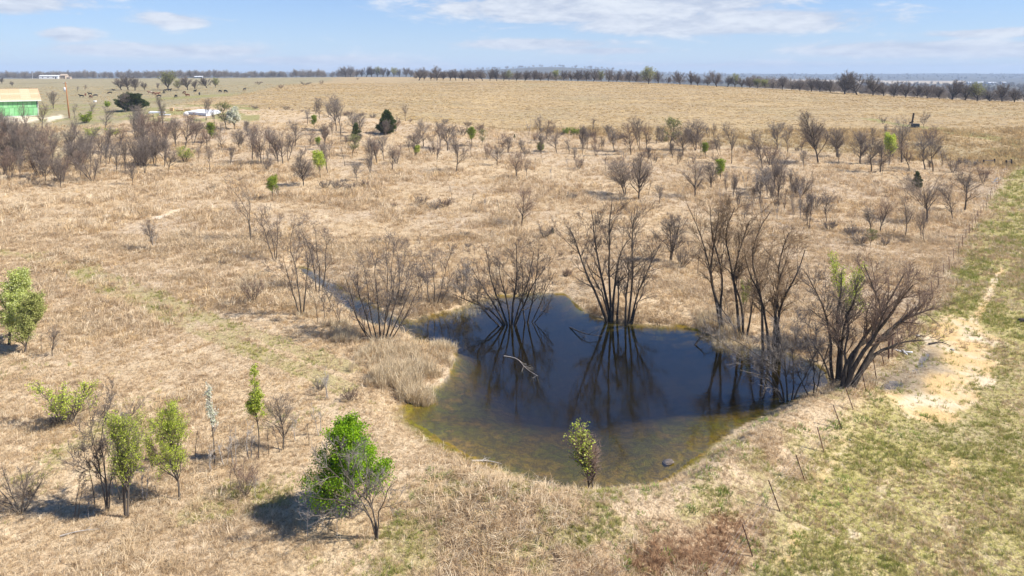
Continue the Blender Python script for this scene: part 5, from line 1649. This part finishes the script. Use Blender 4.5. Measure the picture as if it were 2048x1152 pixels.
mb = MB(); mb.tube([(ro * math.cos(t), ro * .8 * math.sin(t), hgt) for t in np.linspace(0, 2 * math.pi, 25)], .035, 6, False); mb.build('rim', M['steel'], root)
tag(root, 'dark stock tank between the leaning mast and the dead tree', 'tank')
put_tree('bare_broad', gp(1846, 256), 36 * gp(1846, 256)[1] / FPX, rt, 'dead_tree', 'dead leaning tree beside the dark stock tank on the hill', 'tree', None, 1, None, .8, (.3, 0))
put_tree('bare_shrub', gp(1766, 248), 18 * gp(1766, 248)[1] / FPX, rt, 'shrub', 'lone bare shrub on the green seep left of the leaning mast', 'shrub')
for k, (px, py, hp, lab) in enumerate([(518, 169, 7, 'brush patch nearest the cattle on the far tan field'), (610, 171, 9, 'widest brush patch on the far tan field'), (643, 169, 9, 'small brush right of the widest patch on the far tan field'), (562, 178, 10, 'thin brush low on the far tan field'), (715, 160, 5, 'brush on the far field below the skyline oaks')]):
    p = gp(px, py)
    put_tree('bare_shrub', p, hp * p[1] / FPX, rt, 'shrub', lab, 'shrub', None, None, None, 3.2 if k in (0, 1) else 1.5)

# ------------------------------------------------------------------ green-walled barn under construction
R = gp(76, 231)
bz = R[2]
back = math.radians(-41)
ub = np.array([math.sin(back), math.cos(back), 0])            # towards the back
ul = np.array([-math.cos(back), math.sin(back), 0])           # along the front wall, to the left
WL, WD, WH, RH = 26.0, 13.0, 5.2, 3.1
root = empty('barn', (R[0], R[1], bz), 0)
Rm = np.stack([-ul, ub, np.array([0, 0, 1.])], 1)             # local x to the right end, y back, z up


def lw(x, y, z):
    return Rm @ np.array([x, y, z])


gpan = simple('green_sheathing', (.17, .43, .17), (.21, .50, .21), 1.2, .6, .05)
gpan2 = simple('green_sheathing_pale', (.22, .48, .22), (.27, .54, .27), 1.2, .6, .05)
seam = simple('dark_seam_tape', (.03, .07, .05), (.05, .10, .06), 3, .7, .05)
osb = simple('roof_sheathing', (.50, .30, .17), (.62, .41, .25), 2.5, .85, .2)
osb2 = simple('roof_sheathing_pale', (.56, .36, .22), (.66, .46, .30), 2.5, .85, .2)
trim = simple('pale_trim', (.55, .55, .52), (.68, .68, .65), 3, .6, .1)
conc = simple('concrete', (.50, .49, .46), (.64, .63, .60), 2.5, .85, .2)
mb = MB()
mb.box(lw(-WL / 2, WD / 2, WH / 2), (WL - .1, WD - .1, WH), Rm)
core = mb.build('wall_core', seam, root)
mb = MB(); mb.box(lw(-WL / 2, WD / 2, -.25), (WL + .6, WD + .6, .7), Rm); mb.build('slab', conc, root)
pw = 1.22
meA = None
for row in range(2):
    z0, hh = (.12, 2.48) if row == 0 else (2.66, 2.44)
    npan = int(WL / pw)
    for k in range(npan):
        x = -k * pw - pw / 2 - (.3 if row else 0)
        if x < -WL + pw / 2:
            continue
        mb = MB(); mb.box((0, 0, 0), (pw - .07, .05, hh))
        q = mb.build('panel', gpan if (k * 7 + row * 3) % 5 else gpan2, root)
        q.location = lw(x, -.03, z0 + hh / 2).tolist()
        q.rotation_euler = (0, 0, math.atan2(Rm[1, 0], Rm[0, 0]))
    for k in range(int(WD / pw)):
        mb = MB(); mb.box((0, 0, 0), (.05, pw - .07, hh))
        q = mb.build('panel', gpan, root)
        q.location = lw(.0, k * pw + pw / 2, z0 + hh / 2).tolist()
        q.rotation_euler = (0, 0, math.atan2(Rm[1, 0], Rm[0, 0]))
ov = .9
sl_ = math.hypot(WD / 2 + ov, RH * (WD / 2 + ov) / (WD / 2))
roof = None
for side in (0, 1):
    e = np.array([0, -ov, WH - RH * ov / (WD / 2) + .12]) if side == 0 else np.array([0, WD + ov, WH - RH * ov / (WD / 2) + .12])
    rg_ = np.array([0, WD / 2, WH + RH + .12])
    dv = (rg_ - e) / np.linalg.norm(rg_ - e)
    nv = np.cross(np.array([1., 0, 0]), dv) * (1 if side == 0 else -1)
    Rr = Rm @ np.stack([np.array([1., 0, 0]), dv, nv], 1)
    mb = MB(); mb.box(Rm @ (e + dv * sl_ / 2 + np.array([-WL / 2, 0, 0]) - nv * .1), (WL + 2 * ov, sl_, .12), Rr)
    deck = mb.build('roof', seam if side else trim, root)
    nrow, ncol = 6, 11
    for a in range(nrow):
        for b in range(ncol):
            cwd, chh = (WL + 2 * ov) / ncol, sl_ / nrow
            mb = MB(); mb.box((0, 0, 0), (cwd - .03, chh - .03, .03))
            q = mb.build('sheet', osb if (a * 5 + b * 3 + (a * b) % 3) % 3 else osb2, deck)
            shift = (cwd / 2 if a % 2 else 0)
            xx_ = ov - b * cwd - cwd / 2
            q.matrix_local = Matrix.Translation(Vector(Rm @ (e + dv * (a + .5) * chh + np.array([xx_, 0, 0]) - nv * .015))) @ Matrix(Rr.tolist()).to_4x4()
mb = MB(); mb.bar(lw(ov, -ov - .02, WH - RH * ov / (WD / 2) + .0), lw(-WL - ov, -ov - .02, WH - RH * ov / (WD / 2) + .0), .05, .28); mb.build('fascia', trim, root)
mb = MB()
mb.add([lw(.0, 0, WH), lw(.0, WD, WH), lw(.0, WD / 2, WH + RH - .1), lw(-.12, 0, WH), lw(-.12, WD, WH), lw(-.12, WD / 2, WH + RH - .1)], [(0, 1, 2), (3, 5, 4), (0, 2, 5, 3), (1, 4, 5, 2), (0, 3, 4, 1)])
mb.build('gable', gpan, root)
mb = MB(); mb.box(lw(.06, -.04, WH / 2), (.16, .16, WH), Rm); mb.build('corner_post', trim, root)
tag(root, 'barn under construction with green wall panels and bare wood roof at the left edge', 'barn')

# utility pole
p = gp(139, 236)
root = empty('utility_pole', p)
hp = 72 * p[1] / FPX
tilt = -.085
top = np.array([math.sin(tilt) * hp, 0, math.cos(tilt) * hp])
mb = MB(); mb.tube([(0, 0, -.5), top * .5, top], [.21, .18, .15], 12); mb.build('pole', M['pole_wood'], root, True)
mb = MB(); mb.bar(top * .97 + np.array([-.75, 0, 0]), top * .97 + np.array([.45, 0, 0]), .12, .12); mb.build('crossarm', M['old_wood'], root)
galv = simple('galvanized', (.55, .57, .60), (.70, .72, .75), 4, .45, .05)
c = top * .80 + np.array([-.42, -.05, 0])
mb = MB(); mb.tube([c - np.array([0, 0, .62]), c + np.array([0, 0, .55]), c + np.array([0, 0, .66])], [.34, .34, .16], 14); mb.build('transformer', galv, root, True)
for dx in (-.68, .38):
    q = top * .97 + np.array([dx, 0, .06])
    mb = MB(); mb.tube([q, q + np.array([0, 0, .10]), q + np.array([0, 0, .22])], [.06, .08, .04], 8); mb.build('insulator', galv, root, True)
tag(root, 'leaning brown wooden utility pole with a grey transformer by the barn', 'utility pole')
# service wire
a_, b_ = p + top * .97 + np.array([-.7, 0, .25]), gp(-120, 190) + np.array([0, 0, 9.0])
tt = np.linspace(0, 1, 16)[:, None]
P = a_ + (b_ - a_) * tt
P[:, 2] -= 1.6 * (1 - (2 * tt[:, 0] - 1) ** 2)
mb = MB(); mb.tube(P - a_, .02, 4)
o = mb.build('power_line', M['steel']); o.location = a_.tolist()
tag(o, 'thin power line running left from the utility pole', 'cable')

# building pad, tank, crate, timber near the pole
def slab(name, poly, h, m, label, cat):
    P = np.array([gp(*q) for q in poly])
    c = P.mean(0)
    z = P[:, 2].max() - c[2] + h
    n = len(P)
    V = [(*(P[k, :2] - c[:2]), z) for k in range(n)] + [(*(P[k, :2] - c[:2]), -1.0) for k in range(n)]
    Fc = [tuple(range(n)), tuple(range(n, 2 * n))[::-1]] + [(k, k + n, (k + 1) % n + n, (k + 1) % n) for k in range(n)]
    me = bpy.data.meshes.new(name)
    me.from_pydata(V, [], [f[::-1] for f in Fc])
    me.materials.append(m)
    o = obj(name, me, None, c)
    tag(o, label, cat)
    return o


white = simple('white_sheet', (.72, .73, .75), (.80, .81, .82), 1.5, .6, .1)
slab('concrete_slab', [(372, 228), (412, 232), (442, 227), (440, 222), (400, 219)], .12, white, 'large white slab on the lawn left of the white blossoming tree', 'slab')
slab('concrete_slab', [(297, 227), (330, 226), (331, 224), (302, 224)], .10, white, 'narrow white strip of slab left of the large white slab', 'slab')
slab('concrete_slab', [(318, 231), (340, 231), (342, 228.6), (320, 228.6)], .10, conc, 'grey strip of slab before the large white slab', 'slab')
p = gp(372, 232)
root = empty('water_tank', p)
mb = MB(); mb.tube([(0, 0, 0), (0, 0, .9), (0, 0, 1.15), (0, 0, 1.3)], [.72, .72, .5, .2], 18); mb.build('tank_body', M['white_pvc'], root, True)
mb = MB(); mb.tube([(0, 0, 1.3), (0, 0, 1.4)], .2, 12); mb.build('lid', M['white_pvc'], root)
tag(root, 'small white tank at the near corner of the large white slab', 'tank')
crate_m = simple('new_timber', (.50, .33, .16), (.60, .42, .22), 3, .8, .2, .2, .02, (1, 1, .3))
p = gp(344, 222)
root = empty('crate', p)
for k in range(4):
    mb = MB(); mb.box((0, 0, .16 + k * .26), (1.1, .9, .22)); mb.build('plank', crate_m, root)
for dx in (-.5, .5):
    mb = MB(); mb.box((dx, -.47, .5), (.09, .05, 1.05)); mb.build('batten', crate_m, root)
tag(root, 'small orange-brown wooden crate left of the large white slab', 'crate')
for k, (px, py, lab) in enumerate([(359, 222, 'low timber pile right of the wooden crate'), (374, 221, 'timber pile at the far edge of the large white slab')]):
    root = empty('timber_pile', gp(px, py))
    for a in range(6):
        mb = MB(); mb.bar((-1.2, (a % 3) * .3, .12 + (a // 3) * .2), (1.2, (a % 3) * .3 + .1, .12 + (a // 3) * .2), .26, .16); mb.build('beam', crate_m, root)
    tag(root, lab, 'timber')
p = gp(190, 205)
root = empty('feed_tub', p)
mb = MB(); mb.tube([(0, 0, 0), (0, 0, .5), (0, 0, .8)], [.5, .6, .62], 14); mb.build('tub_body', M['white_pvc'], root, True)
mb = MB(); mb.tube([(.62 * math.cos(t), .62 * math.sin(t), .8) for t in np.linspace(0, 6.283, 17)], .04, 6, False); mb.build('rim', M['white_pvc'], root)
tag(root, 'small white tub standing in the pasture right of the utility pole', 'tub')

# ------------------------------------------------------------------ far buildings
def shed(name, px, depth, w_, d_, h_, rh, wallm, roofm, label, rz=0.0, nwin=3, door=True):
    p = gd(px, depth)
    root = empty(name, p - np.array([0, 0, .1]), rz)
    mb = MB()
    mb.box((0, 0, h_ / 2), (w_, d_, h_))
    mb.build('wall', wallm, root)
    mb = MB()
    o_ = .4
    V = [(-w_ / 2 - o_, -d_ / 2 - o_, h_), (w_ / 2 + o_, -d_ / 2 - o_, h_), (w_ / 2 + o_, d_ / 2 + o_, h_), (-w_ / 2 - o_, d_ / 2 + o_, h_), (-w_ / 2 - o_, 0, h_ + rh), (w_ / 2 + o_, 0, h_ + rh)]
    mb.add([(a, b, c + .02) for a, b, c in V], [(0, 1, 5, 4), (2, 3, 4, 5), (0, 4, 3), (1, 2, 5), (3, 2, 1, 0)])
    mb.build('roof', roofm, root)
    for k in range(nwin):
        mb = MB(); mb.box((-w_ / 2 + w_ * (k + .7) / (nwin + .6), -d_ / 2 - .03, h_ * .55), (w_ * .06, .08, h_ * .34)); mb.build('window', M['dark_wood'], root)
    if door:
        mb = MB(); mb.box((w_ * .38, -d_ / 2 - .03, h_ * .36), (w_ * .07, .08, h_ * .7)); mb.build('door', M['dark_wood'], root)
    tag(root, label, 'building')


wh = simple('white_metal', (.66, .67, .68), (.76, .77, .78), 1, .5, .05)
gr = simple('grey_metal', (.30, .33, .37), (.38, .41, .45), 1, .5, .05)
tanm = simple('tan_wall', (.42, .33, .24), (.50, .40, .30), 1, .8, .1)
shed('long_shed', 101, 880, 22, 9, 3.6, 1.2, wh, wh, 'long white metal building on the far pasture skyline', .2)
shed('farmhouse', 129, 885, 7, 7, 4.2, 2.0, tanm, tanm, 'small tan house on the skyline right of the long white building', 0, 2)
shed('outbuilding', 139, 880, 4.5, 4, 1.8, .8, tanm, tanm, 'low tan outbuilding right of the tan skyline house', 0, 1, False)
shed('field_shed', 398, 820, 8.5, 5, 1.9, .8, gr, wh, 'low pale-roofed shed among the skyline trees behind the cattle', .1, 1)
p = gd(66, 880)
root = empty('light_mast', p)
mb = MB(); mb.tube([(0, 0, -.3), (0, 0, 8.5)], [.2, .12], 8); mb.build('mast', wh, root)
mb = MB(); mb.box((.2, 0, 8.6), (.9, .4, .25)); mb.build('lamp_head', wh, root)
tag(root, 'thin white mast left of the long white building', 'mast')
for k, (px, w_, d_, lab) in enumerate([(1938, 14, 0, 'leftmost white farm building far off on the right plain'), (1960, 26, 60, 'second white farm building from the left on the right plain'), (1983, 30, -30, 'third and longest white farm building on the right plain'), (2006, 14, 40, 'rightmost white farm building on the right plain')]):
    shed('far_building', px, 2450 + d_, w_, 14, 6, 2.5, wh, wh, lab, 0, 2)

# ------------------------------------------------------------------ cattle
def cow_mesh(pose):
    me = bpy.data.meshes.new('cow_' + pose)
    z = {'graze': 0, 'stand': 0, 'lie': -.62}[pose]
    if pose == 'graze':
        head = [((.95, 0, .95), .17), ((1.20, 0, .55), .14), ((1.32, 0, .22), .10), ((1.42, 0, .10), .075)]
    else:
        head = [((.95, 0, 1.28 + z), .18), ((1.15, 0, 1.50 + z), .15), ((1.38, 0, 1.46 + z), .12), ((1.58, 0, 1.36 + z), .085)]
    V = [((0, 0, 1.0 + z), .36), ((.40, 0, 1.02 + z), .35), ((.70, 0, 1.06 + z), .30)] + head
    E = [(0, 1), (1, 2)] + [(2 + k, 3 + k) for k in range(4)]
    n = len(V)
    V += [((-.45, 0, 1.02 + z), .35), ((-.75, 0, 1.05 + z), .28)]
    E += [(0, n), (n, n + 1)]
    t0 = len(V)
    V += [((-.98, 0, 1.12 + z), .05), ((-1.02, 0, .75 + z), .03), ((-1.0, 0, .45 + max(z, -.3)), .04)]
    E += [(n + 1, t0), (t0, t0 + 1), (t0 + 1, t0 + 2)]
    for sx, hub, dx in ((1, 2, .62), (-1, n + 1, -.68)):
        for sy in (-1, 1):
            k = len(V)
            if pose == 'lie':
                V += [((dx, sy * .30, .33), .13), ((dx + .25 * sx, sy * .42, .12), .08), ((dx + .5, sy * .42, .07), .06)]
            else:
                bend = -.08 if sx < 0 else .02
                V += [((dx, sy * .21, .80), .14), ((dx + bend, sy * .20, .42), .075), ((dx + .02, sy * .20, .02), .065)]
            E += [(hub, k), (k, k + 1), (k + 1, k + 2)]
    for sy in (-1, 1):
        hc = np.array(head[1][0])
        k = len(V)
        V += [(tuple(hc + np.array([0, sy * .22, .06])), .05)]
        E += [(4, k)]
    me.from_pydata([v for v, _ in V], E, [])
    o = bpy.data.objects.new('cow_tmp', me)
    COL.objects.link(o)
    md = o.modifiers.new('skin', 'SKIN')
    md.use_smooth_shade = True
    for i, (_, r) in enumerate(V):
        me.skin_vertices[0].data[i].radius = (r, r)
    me.skin_vertices[0].data[0].use_root = True
    s2 = o.modifiers.new('sub', 'SUBSURF')
    s2.levels = s2.render_levels = 1
    dg = bpy.context.evaluated_depsgraph_get()
    res = bpy.data.meshes.new_from_object(o.evaluated_get(dg))
    bpy.data.objects.remove(o)
    res.name = 'cow_' + pose
    return res


CM = {'black': simple('black_hide', (.012, .011, .011), (.03, .027, .025), 3, .6, .1), 'red': simple('red_brown_hide', (.11, .035, .016), (.20, .07, .03), 3, .65, .1)}
m, t = mat('pinto_hide')
co = t.n('ShaderNodeTexCoord').outputs['Object']
finish(t, t.mix(t.ramp(t.noise(co, 1.3, 2, .5), .47, .53), (.17, .06, .03), (.72, .69, .64)), .65)
CM['pinto'] = m
CW = {ps: cow_mesh(ps) for ps in ('graze', 'stand', 'lie')}
COWS = [(163, 195, 'black', 'stand'), (171, 192, 'red', 'graze'), (180, 190.5, 'black', 'stand'), (191, 194, 'black', 'graze'), (181, 196.5, 'red', 'graze'), (220, 188.5, 'black', 'graze'), (228, 181, 'black', 'lie'), (300, 188, 'pinto', 'stand'), (307, 189.5, 'red', 'graze'), (315, 190.5, 'red', 'stand'), (318, 195, 'black', 'graze'),
        (330, 183.5, 'black', 'stand'), (339, 183, 'black', 'stand'), (328, 187.5, 'black', 'graze'), (282, 190, 'black', 'lie'), (369, 187.5, 'red', 'graze'), (375, 193.5, 'red', 'stand'), (352, 195.5, 'black', 'graze'), (390, 185, 'black', 'stand'), (399, 190.5, 'black', 'graze'), (440, 185, 'black', 'graze'), (451, 185.5, 'black', 'graze'), (489, 181, 'black', 'stand')]
names = {'black': 'black', 'red': 'red-brown', 'pinto': 'brown and white'}
poses = {'graze': 'cow grazing', 'stand': 'cow standing', 'lie': 'cow lying down'}
COWS.sort()
cnt = {}
tot = {}
for q in COWS:
    tot[q[2:]] = tot.get(q[2:], 0) + 1
for px, py, cl, ps in COWS:
    key = (cl, ps)
    p = gp(px, py)
    o = obj('cow', CW[ps].copy(), None, p)
    o.data.materials.append(CM[cl])
    o.rotation_euler = (0, 0, rt.choice([0, math.pi]) + rt.normal(0, .6))
    s = rt.uniform(.92, 1.08)
    o.scale = (s, s, s)
    i = cnt.get(key, 0)
    cnt[key] = i + 1
    tag(o, '%s %s in the pasture%s' % (names[cl], poses[ps], '' if tot[key] == 1 else ', %s from the left of those' % ORD[i]), 'cow', 'cattle in the far pasture')
